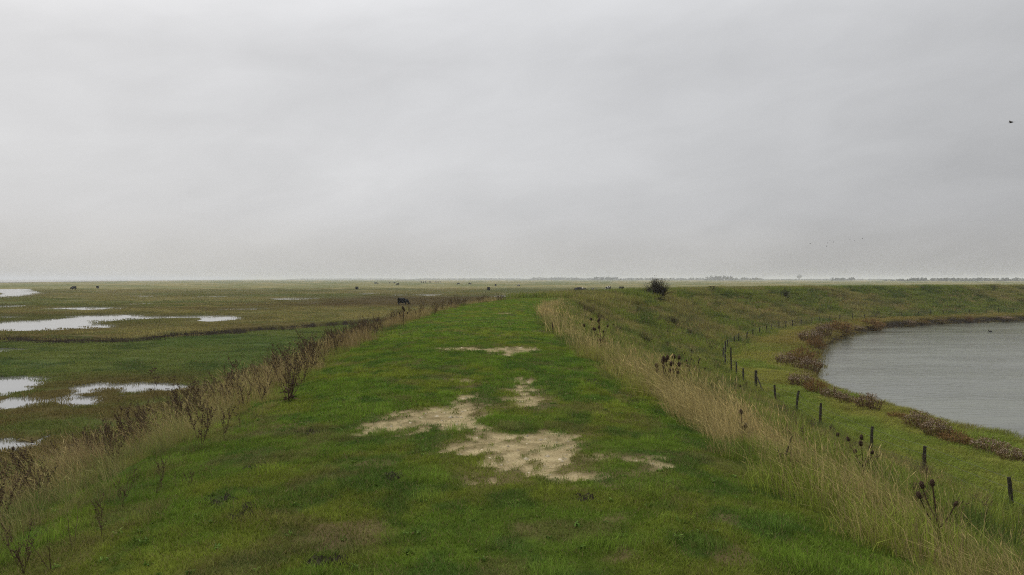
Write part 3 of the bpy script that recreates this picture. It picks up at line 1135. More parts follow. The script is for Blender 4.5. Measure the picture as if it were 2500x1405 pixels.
# dry tan belt along the right edge of the path
def belt(u, s, x, y):
    wob = .7 * (fbm(x * .35, y * .35, 98, 3) - .5)
    w = 2.3 + 1.3 * sstep(8, 18, u)
    dens = sstep(2.3 + wob, 2.9 + wob, s) * sstep(2.75 + w + wob, 2.75 + w * .55 + wob, s) * sstep(66, 48, u)
    return rng.random(len(x)) < dens * (.36 + .8 * sstep(.38, .58, fbm(x * .9, y * .65, 99, 4))) * (.7 + .3 * sstep(6, 12, u))


def belt_var(u, s, x, y):
    return (.62 + .75 * fbm(x * .9, y * .7, 93, 3)) * (.82 + .18 * sstep(7, 13, u))


do_bank('pale_stalks', 'dry_near', (2.0, 12), (-7, -2.9), 11, pale_tint, 'pale green and straw grass stalks in the left foreground', .35, .85,
        lambda u, s, x, y: rng.random(len(x)) < (.15 + .85 * sstep(.42, .62, fbm(x * .8, y * .8, 108, 3))) * sstep(-2.9, -3.7, s), False)
DG = 'tall dry tan grass along the right edge of the path'
do_bank('dry_grass', 'dry_near', (2.0, 16), (2.3, 6.4), 26, dry_tint, DG + ' nearby', .6, 1.2, belt, False, sclf=belt_var)
do_bank('dry_grass', 'dry_far', (16, 66), (2.3, 6.4), 9, dry_tint, DG + ' towards the bend', .6, 1.2, belt, False, sclf=belt_var)
do_bank('belt_grass', 'rough_near', (2.5, 30), (2.3, 5.6), 9, lambda x, y: slope_tint(x, y) * np.array([1.1, 1.1, 1.0, 1.2]), 'green grass growing up through the dry tan belt', .5, 1.15,
        lambda u, s, x, y: rng.random(len(x)) < sstep(.62, .42, fbm(x * .9, y * .65, 99, 4)) + .1)
SG = 'rough green grass on the lagoon side slope of the bank'
do_bank('slope_grass', 'rough_near', (2, 14), (2.6, 13.5), 9, slope_tint, SG + ' nearby', .6, 1.15,
        sclf=lambda u, s, x, y: .5 + .5 * sstep(2.6, 3.6, s))
do_bank('slope_grass', 'rough_mid', (12, 70), (2.8, 14), 4.2, slope_tint, SG + ' in the middle distance', .6, 1.2)
do_bank('slope_grass', 'rough_far', (68, 260), (-3.2, 14.2), 1.0, slope_tint, SG + ' at the far side of the lagoon', .6, 1.15)


def tuft_mask(u, s, x, y):
    return rng.random(len(x)) < sstep(.42, .62, fbm(x * .34, y * .34, 101, 4)) * .85 + .12


do_bank('dry_tufts', 'dry_far', (14, 220), (4.5, 14), 6, dry_tint, 'scattered straw coloured tufts on the lagoon side slope', .5, 1.05, tuft_mask, False)


# brown belt along the left shoulder
def left_belt(u, s, x, y):
    wob = 1.0 * (fbm(x * .3, y * .3, 103, 3) - .5)
    inner = np.interp(u, [2, 6, 9, 13, 60], [-6.2, -5.0, -4.1, -3.1, -2.9])
    dens = sstep(inner + .3 + wob, inner - .4 + wob, s) * sstep(inner - 3.4 + wob, inner - 2.0 + wob, s)
    return rng.random(len(x)) < dens * (.2 + .9 * sstep(.36, .6, fbm(x * .9, y * .7, 104, 3)))


do_bank('dry_grass', 'dry_near', (2.0, 17), (-9.5, -2.6), 25, brown_tint, 'brown dead grass on the left shoulder of the bank nearby', .6, 1.15, left_belt, False)
do_bank('dry_grass', 'dry_far', (17, 75), (-6.5, -2.6), 9, brown_tint, 'brown dead grass on the left shoulder towards the bend', .5, .95, left_belt, False)


# berm between fence and lagoon
def berm_mask(u, s, x, y):
    return poly_sdf(x, y, LAGOON) > .25


BG = 'yellow green grass on the flat strip between fence and lagoon'
do_bank('berm_grass', 'berm_near', (8, 66), (13.4, 24), 4.0, berm_tint, BG + ' on the near side', .7, 1.2, berm_mask, False)
do_bank('berm_grass', 'berm_far', (64, 240), (13.4, 24), 1.2, berm_tint, BG + ' on the far side', .7, 1.2, berm_mask, False)


# salt marsh
def do_marsh(name, key, d0, d1, dens, label, s_lo, s_hi, mask=None):
    A = .76 * (d1 * d1 - d0 * d0) * .5 * 2
    n = int(A * dens)
    y = np.sqrt(rng.uniform(d0 * d0, d1 * d1, n)); x = y * rng.uniform(-.76, .5 if d1 < 120 else .72, n)
    n_ = sgn_of(x, y) < -10.3
    x, y = x[n_], y[n_]
    ok = (pond_sdf(x, y) > .1) | (y < 50)
    x, y = x[ok], y[ok]
    z = z_marsh(x, y)
    ok = (z > -.035) & ((y < 50) | (pond_sdf(x, y + np.clip(y * .03, .3, 6)) > 0) & (pond_sdf(x, y + np.clip(y * .06, .3, 14)) > 0)) & (creek_d(x, y) > 1.15)
    if mask is not None:
        ok &= mask(x, y)
    x, y, z = x[ok], y[ok], z[ok]
    return scatter(name, key, x, y, z, marsh_tint(x, y), rng.uniform(s_lo, s_hi, len(x)), label)


def sgn_of(x, y):
    s = np.full(x.shape, -99.0)
    m = (x > -16)
    s[m] = bank_us(x[m], y[m])[1]
    return s


do_marsh('marsh_grass', 'hummock', 14, 46, 3.6, 'dark brown green tussocks around the pools below the bank', .6, 1.3, lambda x, y: rng.random(len(x)) < sstep(44, 38, y))
do_marsh('marsh_grass', 'sward', 36, 100, 1.3, 'smooth green sward of the near marsh', .7, 1.3, lambda x, y: y < creek_y(x) - .5)
do_marsh('marsh_grass', 'marsh_mid', 58, 150, .42, 'olive and tan marsh grass beyond the creek', .7, 1.4, lambda x, y: y > creek_y(x) + .2)
do_marsh('marsh_grass', 'marsh_far', 145, 480, .055, 'tawny marsh grass in the far distance', .7, 1.4, lambda x, y: rng.random(len(x)) < sstep(480, 240, np.hypot(x, y)))

# ================================================================== mesh helpers for plants, posts, cattle


def tube(V, F, pts, rad, sides=4):
    """append a tapered tube along pts"""
    pts = [Vector(p) for p in pts]
    base = len(V)
    n = len(pts)
    for i, p in enumerate(pts):
        t = (pts[min(i + 1, n - 1)] - pts[max(i - 1, 0)])
        t = t.normalized() if t.length > 1e-9 else Vector((0, 0, 1))
        a = t.cross(Vector((.31, .83, .11)) if abs(t.z) > .9 else Vector((0, 0, 1))).normalized()
        c = t.cross(a)
        r = rad[i] if hasattr(rad, '__len__') else rad
        for j in range(sides):
            q = 2 * math.pi * j / sides
            V.append(p + a * (r * math.cos(q)) + c * (r * math.sin(q)))
    for i in range(n - 1):
        for j in range(sides):
            F.append((base + i * sides + j, base + i * sides + (j + 1) % sides, base + (i + 1) * sides + (j + 1) % sides, base + (i + 1) * sides + j))
    F.append(tuple(base + j for j in range(sides))[::-1])
    F.append(tuple(base + (n - 1) * sides + j for j in range(sides)))


def blob(V, F, p, r, rd, flat=1.0):
    k = len(V)
    p = Vector(p)
    j = lambda: r * rd.uniform(.55, 1.25)
    V += [p + Vector((j(), 0, 0)), p + Vector((0, j(), 0)), p + Vector((-j(), 0, 0)), p + Vector((0, -j(), 0)), p + Vector((0, 0, j() * flat)), p - Vector((0, 0, j() * flat))]
    for a, c in ((0, 1), (1, 2), (2, 3), (3, 0)):
        F += [(k + a, k + c, k + 4), (k + c, k + a, k + 5)]


def leaf(V, F, p, dirv, length, width, rd):
    p = Vector(p); dirv = Vector(dirv).normalized()
    side = dirv.cross(Vector((rd.uniform(-1, 1), rd.uniform(-1, 1), rd.uniform(-1, 1)))).normalized() * width * .5
    k = len(V)
    mid = p + dirv * length * .5
    V += [p, mid + side, p + dirv * length, mid - side]
    F.append((k, k + 1, k + 2, k + 3))


def curve_pts(p, d0, length, n, rd, wob=.12, up=.0):
    pts = [Vector(p)]; d_ = Vector(d0).normalized()
    for i in range(n):
        d_ = (d_ + Vector((rd.uniform(-wob, wob), rd.uniform(-wob, wob), rd.uniform(-wob, wob) * .5 + up))).normalized()
        pts.append(pts[-1] + d_ * (length / n))
    return pts


def dock_meshes(seed, h=1.0, nst=3, spread=.35, side=4, dens=1.0, seed_r=.013, bare=False, leaves=0, lean=(0, 0)):
    rd = random.Random(seed)
    V, F, SV, SF = [], [], [], []
    for s in range(nst):
        a = rd.uniform(0, 6.283)
        sp = spread * rd.uniform(.3, 1.0) if nst > 1 else spread * .4
        L = h * rd.uniform(.72, 1.0) if s else h
        pts = curve_pts((rd.uniform(-.02, .02), rd.uniform(-.02, .02), -.04), (math.cos(a) * sp + lean[0], math.sin(a) * sp + lean[1], 1), L, 8, rd, .13, .06)
        r0 = .0062 * (h ** .5)
        tube(V, F, pts, [r0 * (1 - .75 * i / 8) for i in range(9)])
        br = [pts]
        for q in range(side):
            i = rd.randint(2, 7)
            b_ = rd.uniform(0, 6.283)
            bl = L * rd.uniform(.18, .42)
            bp_ = curve_pts(pts[i], (math.cos(b_) * .75, math.sin(b_) * .75, .9), bl, 5, rd, .12, .12)
            tube(V, F, bp_, [r0 * .5 * (1 - .7 * t / 5) for t in range(6)], 3)
            br.append(bp_)
        if not bare:
            for bi, bp_ in enumerate(br):
                n = len(bp_) - 1
                cnt = int((26 if bi == 0 else 17) * dens)
                for _ in range(cnt):
                    t = rd.uniform(.42 if bi == 0 else .15, 1.0) * n
                    i = min(int(t), n - 1)
                    p = bp_[i].lerp(bp_[i + 1], t - i)
                    o_ = Vector((rd.gauss(0, 1), rd.gauss(0, 1), rd.gauss(0, .7))) * seed_r * 1.1
                    blob(SV, SF, p + o_, seed_r * rd.uniform(.55, 1.15), rd, 1.2)
        for _ in range(leaves):
            i = rd.randint(0, 3)
            b_ = rd.uniform(0, 6.283)
            leaf(SV, SF, pts[i], (math.cos(b_), math.sin(b_), rd.uniform(-.5, .5)), rd.uniform(.06, .16), rd.uniform(.015, .04), rd)
    st_ = mesh_from('stem', V, F, M_STEM)
    sd_ = mesh_from('seed_heads', SV, SF, M_SEED) if SV else None
    return st_, sd_


def umbel_meshes(seed, h=1.0):
    rd = random.Random(seed)
    V, F, SV, SF = [], [], [], []
    pts = curve_pts((0, 0, -.04), (rd.uniform(-.1, .1), rd.uniform(-.1, .1), 1), h, 8, rd, .05, .02)
    tube(V, F, pts, [.006 * (1 - .6 * i / 8) for i in range(9)])
    for i in (5, 6, 7, 8, 8, 8):
        b_ = rd.uniform(0, 6.283)
        bp_ = curve_pts(pts[i], (math.cos(b_) * .7, math.sin(b_) * .7, 1), h * rd.uniform(.14, .26), 4, rd, .08, .1)
        tube(V, F, bp_, [.003] * 5, 3)
        for _ in range(7):
            c_ = rd.uniform(0, 6.283)
            e = curve_pts(bp_[-1], (math.cos(c_) * .8, math.sin(c_) * .8, 1), h * .06, 2, rd, .05)
            tube(V, F, e, .0018, 3)
            for _ in range(3):
                blob(SV, SF, e[-1] + Vector((rd.gauss(0, .008), rd.gauss(0, .008), rd.gauss(0, .005))), .010, rd)
    return mesh_from('stem', V, F, M_STEM), mesh_from('seed_heads', SV, SF, M_SEED)


DOCKS = [dock_meshes(i, 1.0, n, sp, sd, de) for i, (n, sp, sd, de) in enumerate([(3, .35, 5, 1), (1, .2, 6, 1.1), (5, .55, 4, .9), (2, .3, 7, 1.2), (4, .4, 5, 1.1), (1, .25, 3, .7)])]
UMBELS = [umbel_meshes(50 + i) for i in range(2)]
BARE = [dock_meshes(70, 1.0, 1, .5, 2, bare=True), dock_meshes(71, 1.0, 2, .7, 1, bare=True), dock_meshes(72, 1.0, 3, .8, 3, bare=True)]
VASE = dock_meshes(80, 1.0, 11, .62, 5, .75, .010, leaves=5)


def plant(kind_meshes, name, loc, h, rz, label, cat, group=None, stem_mat=None):
    e = empty(name, loc, rz, h)
    tag(e, label, cat, group)
    st_, sd_ = kind_meshes
    link(bpy.data.objects.new('stem', st_), e)
    if sd_:
        link(bpy.data.objects.new('seed_heads', sd_), e)['kind'] = 'stuff'
    return e


# ------------------------------------------------------------------ dead weeds on the left shoulder, one by one
GW = 'dead weeds on the left shoulder of the bank'
left_weeds = [
    # px, py of the base, height in photo pixels, mesh, label
    (705, 980, 128, VASE, 'vase shaped leafless dock, the biggest dead weed on the path edge'),
    (742, 935, 62, DOCKS[3], 'dark seedy dock just right of the big vase shaped weed'),
    (788, 903, 58, DOCKS[1], 'forked dark dock low in the dry grass right of the vase shaped weed'),
    (800, 880, 78, DOCKS[5], 'tall thin leaning weed against the green sward'),
    (826, 868, 52, DOCKS[0], 'brown dock between the thin leaning weed and the dense dark clump'),
    (885, 838, 52, DOCKS[4], 'dense dark clump of docks on the path edge halfway to the bend'),
    (905, 828, 34, DOCKS[0], 'short dock right of the dense dark clump'),
    (935, 810, 30, DOCKS[2], 'low brown dock below the nearest black cow'),
    (962, 798, 36, DOCKS[3], 'upright dock below and left of the nearest black cow'),
    (1022, 780, 28, DOCKS[4], 'bushy brown dock right of the nearest black cow'),
    (1060, 770, 30, DOCKS[2], 'spreading dock on the path edge before the bend'),
    (1085, 764, 30, DOCKS[4], 'thick brown weed clump on the left edge near the bend'),
    (1112, 757, 34, DOCKS[1], 'tallest weed in the clump on the left edge near the bend'),
    (1130, 752, 20, DOCKS[0], 'small weed at the far end of the clump near the bend'),
    (1222, 739, 18, DOCKS[4], 'last brown weed clump at the far end of the left path edge'),
    (490, 1092, 108, DOCKS[4], 'large dark drooping dock cluster left of the path'),
    (548, 1075, 70, DOCKS[3], 'blackened dock with a sideways branch at the path edge'),
    (586, 1055, 112, DOCKS[5], 'tall single stalk leaning left beside the blackened dock'),
    (367, 1040, 104, UMBELS[0], 'tall dead umbel standing against the pools'),
    (415, 1035, 84, UMBELS[1], 'shorter dead umbel right of the tall one by the pools'),
    (450, 1035, 78, DOCKS[1], 'reddish dead weed behind the large drooping cluster'),
    (640, 985, 66, DOCKS[2], 'brown seedy weed left of the vase shaped weed'),
    (600, 1000, 56, DOCKS[0], 'brown weed beside the yellow ragwort'),
    (395, 1190, 62, DOCKS[3], 'brown curled weed in the green grass left of the path'),
    (462, 1190, 26, DOCKS[4], 'very small dark weed nearest the path on the left'),
    (446, 1180, 46, BARE[0], 'bent bare black stalk in the grass left of the path'),
    (430, 1188, 60, BARE[1], 'thin bare stalk left of the bent black one'),
    (378, 1210, 74, BARE[2], 'bare branching stalk in front of the brown curled weed'),
    (300, 1240, 66, DOCKS[2], 'spreading brown weed in the left foreground grass'),
    (330, 1200, 52, DOCKS[1], 'slim brown weed behind the spreading one in the left foreground'),
    (205, 1180, 60, DOCKS[5], 'leaning dark stalk at the lower rim of the brown grass'),
    (230, 1165, 48, BARE[0], 'pair like bare stalk right of the leaning dark one'),
    (250, 1310, 84, DOCKS[3], 'drooping dark seed stalk in the left foreground'),
    (178, 1335, 120, BARE[1], 'tall bare curved stalk in the left foreground'),
    (128, 1395, 140, BARE[2], 'tallest bent bare stalk in the lower left corner'),
    (60, 1402, 120, DOCKS[2], 'dark low weed tangle in the lower left corner'),
    (12, 1290, 90, DOCKS[5], 'thin weed cut by the left edge of the picture'),
    (95, 1300, 70, BARE[0], 'short bare stalk above the lower left corner'),
]
rdw = random.Random(5)
for px, py, hp, ms, lab in left_weeds:
    p = at(px, py)
    h = max(.14, 1.12 * hp * p.y / 1944.0)
    plant(ms, 'dead_weed', p, h, rdw.uniform(0, 6.28), lab, 'weed', GW)

# mass of dead stalks that nobody could count
WEED_COL = bpy.data.collections.new('src_weed')
for i, (st_, sd_) in enumerate(DOCKS[:5]):
    bm = bmesh.new()
    bm.from_mesh(st_)
    nf = len(bm.faces)
    bm.from_mesh(sd_)
    bm.faces.ensure_lookup_table()
    for f in bm.faces[nf:]:
        f.material_index = 1
    m_ = bpy.data.meshes.new('weed_%02d' % i)
    bm.to_mesh(m_); bm.free()
    m_.materials.append(M_STEM); m_.materials.append(M_SEED)
    WEED_COL.objects.link(bpy.data.objects.new('weed_%02d' % i, m_))
SRC['weed'] = (WEED_COL, 5)


def plain_tint(x, y):
    return np.ones((len(x), 4))


def weed_left(u, s, x, y):
    inner = np.interp(u, [2, 6, 9, 13, 60], [-4.8, -4.2, -3.7, -3.1, -3.0])
    d_ = sstep(inner + .1, inner - .8, s) * sstep(-8.5, -7, s)
    return rng.random(len(x)) < np.maximum(d_ * sstep(.36, .62, fbm(x * .45, y * .45, 111, 3)), .12 * sstep(-3.1, -3.8, s) * sstep(10, 6, u))


do_bank('weed_stalks', 'weed', (4.0, 75), (-8.5, -2.9), 3.8, plain_tint, 'mass of brown weed stalks among the dead grass on the left shoulder', .34, .8, weed_left)


def weed_right(u, s, x, y):
    foot = sstep(10.5, 12.5, s) * sstep(14.2, 13.4, s) * sstep(62, 50, u)
    slope = sstep(.44, .66, fbm(x * .22, y * .22, 113, 3)) * .6
    return rng.random(len(x)) < np.maximum(foot * .9, slope)


do_bank('weed_stalks', 'weed', (10, 230), (3.5, 14.3), 1.1, plain_tint, 'mass of dark weed stalks on the lagoon side slope and along the fence foot', .3, .7, weed_right)


def rust_mask(u, s, x, y):
    p = at(1438, 772)
    return rng.random(len(x)) < sstep(2.2, .8, np.hypot((x - p.x) * 1.6, (y - p.y) * .6))


do_bank('rusty_weeds', 'weed', (28, 60), (2.6, 8), 9, plain_tint, 'rusty brown weed thicket at the right edge of the path near the bend', .45, .75, rust_mask)

# ------------------------------------------------------------------ teasels


def teasel_head_mesh():
    rd = random.Random(3)
    V, F = [], []
    rings, seg = 8, 10
    for i in range(rings + 1):
        t = i / rings
        r = .024 * math.sin(math.pi * min(1, .10 + t * .86)) ** .7
        for j in range(seg):
            a = 2 * math.pi * (j + .5 * (i % 2)) / seg
            rr = r * (1.22 if (i + j) % 2 else .86)
            V.append((rr * math.cos(a), rr * math.sin(a), t * .075 + rd.uniform(-.002, .002)))
    for i in range(rings):
        for j in range(seg):
            F.append((i * seg + j, i * seg + (j + 1) % seg, (i + 1) * seg + (j + 1) % seg, (i + 1) * seg + j))
    F.append(tuple(range(seg))[::-1]); F.append(tuple(rings * seg + j for j in range(seg)))
    for j in range(8):
        a = 2 * math.pi * j / 8 + rd.uniform(-.2, .2)
        L = rd.uniform(.03, .075)
        pts = [(.012 * math.cos(a), .012 * math.sin(a), 0), (.035 * math.cos(a), .035 * math.sin(a), .008), ((.035 + L * .25) * math.cos(a), (.035 + L * .25) * math.sin(a), L)]
        tube(V, F, pts, [.0022, .0018, .0008], 3)
    for _ in range(40):
        t = rd.random(); a = rd.uniform(0, 6.283)
        r = .024 * math.sin(math.pi * min(1, .10 + t * .86)) ** .7
        p = Vector((r * math.cos(a), r * math.sin(a), t * .075))
        k = len(V)
        o_ = Vector((math.cos(a), math.sin(a), .5)) * .012
        s_ = Vector((-math.sin(a), math.cos(a), 0)) * .0018
        V += [p - s_, p + s_, p + o_]
        F.append((k, k + 1, k + 2))
    return mesh_from('seed_head', V, F, M_TEASEL)


HEAD = teasel_head_mesh()


def teasel(loc, h, heads, seed, label, leaves=10, lean=(0, 0), rz=None):
    rd = random.Random(seed)
    e = empty('teasel', loc, rd.uniform(0, 6.28) if rz is None else rz)
    tag(e, label, 'teasel', 'dead teasels on the right of the path')
    V, F, LV, LF = [], [], [], []
    main = curve_pts((0, 0, -.05), (lean[0], lean[1], 1), h, 8, rd, .05, .02)
    tube(V, F, main, [.0095 * (1 - .5 * i / 8) for i in range(9)])
    tips = [main[-1]]
    dirs = [main[-1] - main[-2]]
    for q in range(heads - 1):
        i = 3 + (q // 2) % 5
        a = q * math.pi + rd.uniform(-.5, .5) + (q // 2) * 1.57
        bl = h * rd.uniform(.30, .52)
        bp_ = curve_pts(main[i], (math.cos(a) * .8, math.sin(a) * .8, .8), bl, 6, rd, .06, .14)
        tube(V, F, bp_, [.0062 * (1 - .4 * t / 6) for t in range(7)], 4)
        tips.append(bp_[-1]); dirs.append(bp_[-1] - bp_[-2])
    for _ in range(leaves):
        i = rd.randint(0, 5)
        a = rd.uniform(0, 6.283)
        p = main[i].lerp(main[i + 1], rd.random())
        L = rd.uniform(.08, .2) * h
        dv = Vector((math.cos(a), math.sin(a), rd.uniform(-.7, .6)))
        leaf(LV, LF, p, dv, L, .022 * h, rd)
        leaf(LV, LF, p + dv.normalized() * L * .9, dv + Vector((0, 0, -1.2)), L * .5, .016 * h, rd)
    link(bpy.data.objects.new('stem', mesh_from('stem', V, F, M_TEASEL)), e)
    if LV:
        link(bpy.data.objects.new('dry_leaves', mesh_from('dry_leaves', LV, LF, M_DRYLEAF)), e)['kind'] = 'stuff'
    for t, dv in zip(tips, dirs):
        o = bpy.data.objects.new('seed_head', HEAD)
        o.location = t
        o.rotation_euler = dv.normalized().to_track_quat('Z', 'Y').to_euler()
        s = rd.uniform(.8, 1.2) * (.66 if loc[1] < 9.5 else 1.0)
        o.scale = (s, s, s * rd.uniform(.9, 1.15))
        link(o, e)
    return e


teasels = [
    # px, py base, height px, heads, label, leaves, lean
    (2292, 1338, 178, 4, 'teasel with four brown heads nearest the viewer in the dry grass', 4, (.05, 0)),
    (2262, 1215, 105, 1, 'single pale teasel head in front of a fence post', 2, (.05, 0)),
    (2108, 1198, 138, 6, 'many headed teasel at the edge of the dry grass below the lagoon', 8, (.02, 0)),
    (2046, 1150, 96, 1, 'lone teasel head left of the many headed teasel', 3, (-.06, 0)),
    (1996, 1062, 56, 3, 'three small dark teasel heads by the nearer fence posts', 2, (0, 0)),
    (1622, 968, 100, 7, 'teasel with a row of heads standing clear of the tan grass', 16, (-.05, 0)),
    (1644, 968, 104, 6, 'right half of the teasel pair above the tan grass edge', 16, (.06, 0)),
    (1682, 960, 112, 5, 'leafy withered teasel right of the row of heads', 26, (.03, 0)),
    (1712, 940, 60, 3, 'teasel with pointed heads above the fence corner dip', 5, (.08, 0)),
    (1660, 905, 60, 5, 'teasel further down the slope behind the leafy withered one', 6, (.02, 0)),
    (1706, 915, 46, 3, 'small far teasel left of the tall corner post', 3, (0, 0)),
    (1796, 990, 68, 4, 'teasel beside the braced fence post', 5, (-.02, 0)),
    (1812, 1090, 92, 2, 'thin two headed teasel in the tan grass below the braced post', 6, (-.12, 0)),
    (1470, 878, 104, 6, 'broad branching teasel left of the slope in the tan grass', 18, (-.06, 0)),
    (1446, 858, 84, 3, 'thin upright teasel just left of the broad branching one', 6, (-.04, 0)),
    (1500, 830, 40, 3, 'small teasel high on the slope right of the broad branching one', 3, (0, 0)),
    (26, 1215, 128, 3, 'teasel with three dark heads at the left edge of the picture', 4, (0, 0)),
    (984, 800, 52, 5, 'teasel with five small heads below the nearest black cow', 3, (0, 0)),
]
for i, (px, py, hp, nh, lab, lv, ln) in enumerate(teasels):
    p = at(px, py)
    teasel(p, max(.3, hp * p.y / 1944.0 * .95), nh, 200 + i, lab, lv, ln, rz=.4 * i)

# ------------------------------------------------------------------ ragwort, sticks, dead branch
p = at(582, 968)
e = empty('ragwort', p)
tag(e, 'small yellow ragwort still flowering among the brown weeds', 'ragwort')
V, F, SV, SF = [], [], [], []
rd = random.Random(9)
for q in range(4):
    pts = curve_pts((0, 0, -.03), (rd.uniform(-.3, .3), rd.uniform(-.3, .3), 1), .42, 5, rd, .1, .05)
    tube(V, F, pts, .004)
    for _ in range(9):
        blob(SV, SF, pts[-1] + Vector((rd.gauss(0, .05), rd.gauss(0, .05), rd.gauss(0, .02))), .014, rd, .6)
link(bpy.data.objects.new('stem', mesh_from('stem', V, F, M_GLEAF)), e)
link(bpy.data.objects.new('flowers', mesh_from('flowers', SV, SF, M_YEL)), e)['kind'] = 'stuff'


def one_mesh(name, V, F, mat, loc, label, cat, group=None):
    o = bpy.data.objects.new(name, mesh_from(name, V, F, mat))
    o.location = loc
    return tag(link(o), label, cat, group)


p = at(1351, 817)
V, F = [], []
tube(V, F, [(0, 0, -.08), (-.01, .01, .12), (-.03, 0, .27), (-.04, .01, .40)], [.022, .02, .017, .009], 6)
tube(V, F, [(-.02, 0, .2), (.02, .02, .26)], [.008, .004], 4)
one_mesh('broken_stick', V, F, M_TWIG, p, 'dark broken stick standing upright at the right edge of the path', 'stick')

p = at(1925, 1150)
e = empty('dead_branch', p)
tag(e, 'gnarled dead branch with forked twigs at the right edge of the path', 'branch')
V, F = [], []
rd = random.Random(21)
for (a, c, L, r) in [((-.05, 0, 0), (.35, .2, .8), .36, .013), ((.0, 0, 0), (-.7, .1, .75), .22, .012), ((.04, .05, 0), (.25, .1, 1.1), .26, .008), ((.03, 0, .02), (-.25, 0, 1), .22, .010), ((-.12, 0, .0), (.9, .1, .3), .3, .016), ((-.15, .05, .05), (.8, .3, .7), .2, .010)]:
    pts = curve_pts(a, c, L, 5, rd, .22, 0)
    tube(V, F, pts, [r * (1 - .6 * i / 5) for i in range(6)], 5)
    for _ in range(2):
        i = rd.randint(2, 4)
        tw = curve_pts(pts[i], (rd.uniform(-1, 1), rd.uniform(-1, 1), rd.uniform(.2, 1)), .09, 3, rd, .2)
        tube(V, F, tw, [.004, .003, .002, .001], 3)
link(bpy.data.objects.new('wood', mesh_from('wood', V, F, M_TWIG)), e)
LV, LF = [], []
for _ in range(26):
    leaf(LV, LF, (rd.uniform(-.16, .12), rd.uniform(-.1, .1), rd.uniform(0, .16)), (rd.uniform(-1, 1), rd.uniform(-1, 1), rd.uniform(-.3, 1)), rd.uniform(.04, .09), .018, rd)
link(bpy.data.objects.new('dry_leaves', mesh_from('dry_leaves', LV, LF, M_DRYLEAF)), e)['kind'] = 'stuff'

# fallen bent stalk lying out of the bank by the near teasel
p = at(2275, 1320)
V, F = [], []
rd = random.Random(33)
pts = curve_pts((.12, 0, -.02), (-1, .35, .55), .62, 8, rd, .12, -.01)
tube(V, F, pts, [.006 * (1 - .6 * i / 8) for i in range(9)])
for i in (3, 4, 5, 6, 7):
    tw = curve_pts(pts[i], (-.7, rd.uniform(-.5, .5), rd.uniform(.2, .9)), .14, 4, rd, .15)
    tube(V, F, tw, [.003, .0025, .002, .0015, .001], 3)
one_mesh('leaning_stalk', V, F, M_STEM, p, 'reddish dead stalk leaning left from the foot of the nearest teasel', 'stalk')

# ------------------------------------------------------------------ fence along the foot of the bank
fence = empty('wire_fence', (13.1, 20.4, -1.5))
tag(fence, 'old wire fence of dark wooden posts along the foot of the bank by the lagoon', 'fence')
bpy.context.view_layer.update()


def post_mesh(seed, r=.055, sides=8):
    rd = random.Random(seed)
    V, F = [], []
    tube(V, F, [(0, 0, -.3), (rd.uniform(-.01, .01), 0, .4), (rd.uniform(-.015, .015), 0, .8), (rd.uniform(-.02, .02), rd.uniform(-.02, .02), 1.0)], [r, r * 1.02, r * .98, r * .9], sides)
    return mesh_from('post', V, F, M_POST)


POSTS = [post_mesh(i) for i in range(5)]
u_posts = [9.5, 12.8, 16.5, 20.6, 25.1, 28.8, 34.0, 37.8, 41.0, 46.0, 49.6, 52.6, 55.8, 60.5, 64.5]
v_ = 68.5
while v_ < 225:
    u_posts.append(v_)
    v_ += random.uniform(3.6, 5.2)
heads_pts = []
rd = random.Random(17)
FLOC = Vector(fence.location)
for i, u in enumerate(u_posts):
    x, y = bank_xy(u, 14.35 + rd.uniform(-.08, .08))
    z = float(hgt(x, y)[0])
    o = bpy.data.objects.new('post', POSTS[i % 5])
    hh = rd.uniform(.88, 1.1)
    if i == 12:
        hh = 1.75
    o.location = Vector((float(x), float(y), z)) - FLOC
    o.rotation_euler = (rd.uniform(-.07, .07), rd.uniform(-.07, .07), rd.uniform(0, 6.28))
    w = 1.45 if i == 9 else 1.0
    o.scale = (w, w, hh)
    link(o, fence)
    heads_pts.append((Vector((float(x), float(y), z)), hh))
for i in (9, 24):
    q, hh = heads_pts[i]
    x2, y2 = bank_xy(u_posts[i] - 1.3, 14.6)
    V, F = [], []
    tube(V, F, [q + Vector((0, 0, hh * .8)) - FLOC, Vector((float(x2), float(y2), float(hgt(x2, y2)[0]) - .1)) - FLOC], [.04, .04], 6)
    link(bpy.data.objects.new('brace', mesh_from('brace', V, F, M_POST)), fence)
for lev in (.35, .65, .92):
    V, F = [], []
    pts = []
    for (q, hh), (q2, h2) in zip(heads_pts[:-1], heads_pts[1:]):
        a = q + Vector((-.05, 0, lev * 1.02)); c = q2 + Vector((-.05, 0, lev * 1.02))
        pts += [a - FLOC, (a + c) / 2 - Vector((0, 0, .025)) - FLOC]
    tube(V, F, pts, .004, 3)
    link(bpy.data.objects.new('wire', mesh_from('wire', V, F, M_WIRE)), fence)

# ------------------------------------------------------------------ rail on the far crest
p = at(1739, 711)
e = empty('wooden_rail', p, R(-20))
tag(e, 'short dark wooden rail on two stout posts on the far bank crest', 'rail')


def box(V, F, c, s):
    k = len(V)
    for dx in (-1, 1):
        for dy in (-1, 1):
            for dz_ in (-1, 1):
                V.append((c[0] + dx * s[0] / 2, c[1] + dy * s[1] / 2, c[2] + dz_ * s[2] / 2))
    for f in ((0, 1, 3, 2), (4, 6, 7, 5), (0, 4, 5, 1), (2, 3, 7, 6), (0, 2, 6, 4), (1, 5, 7, 3)):
        F.append(tuple(k + q for q in f))


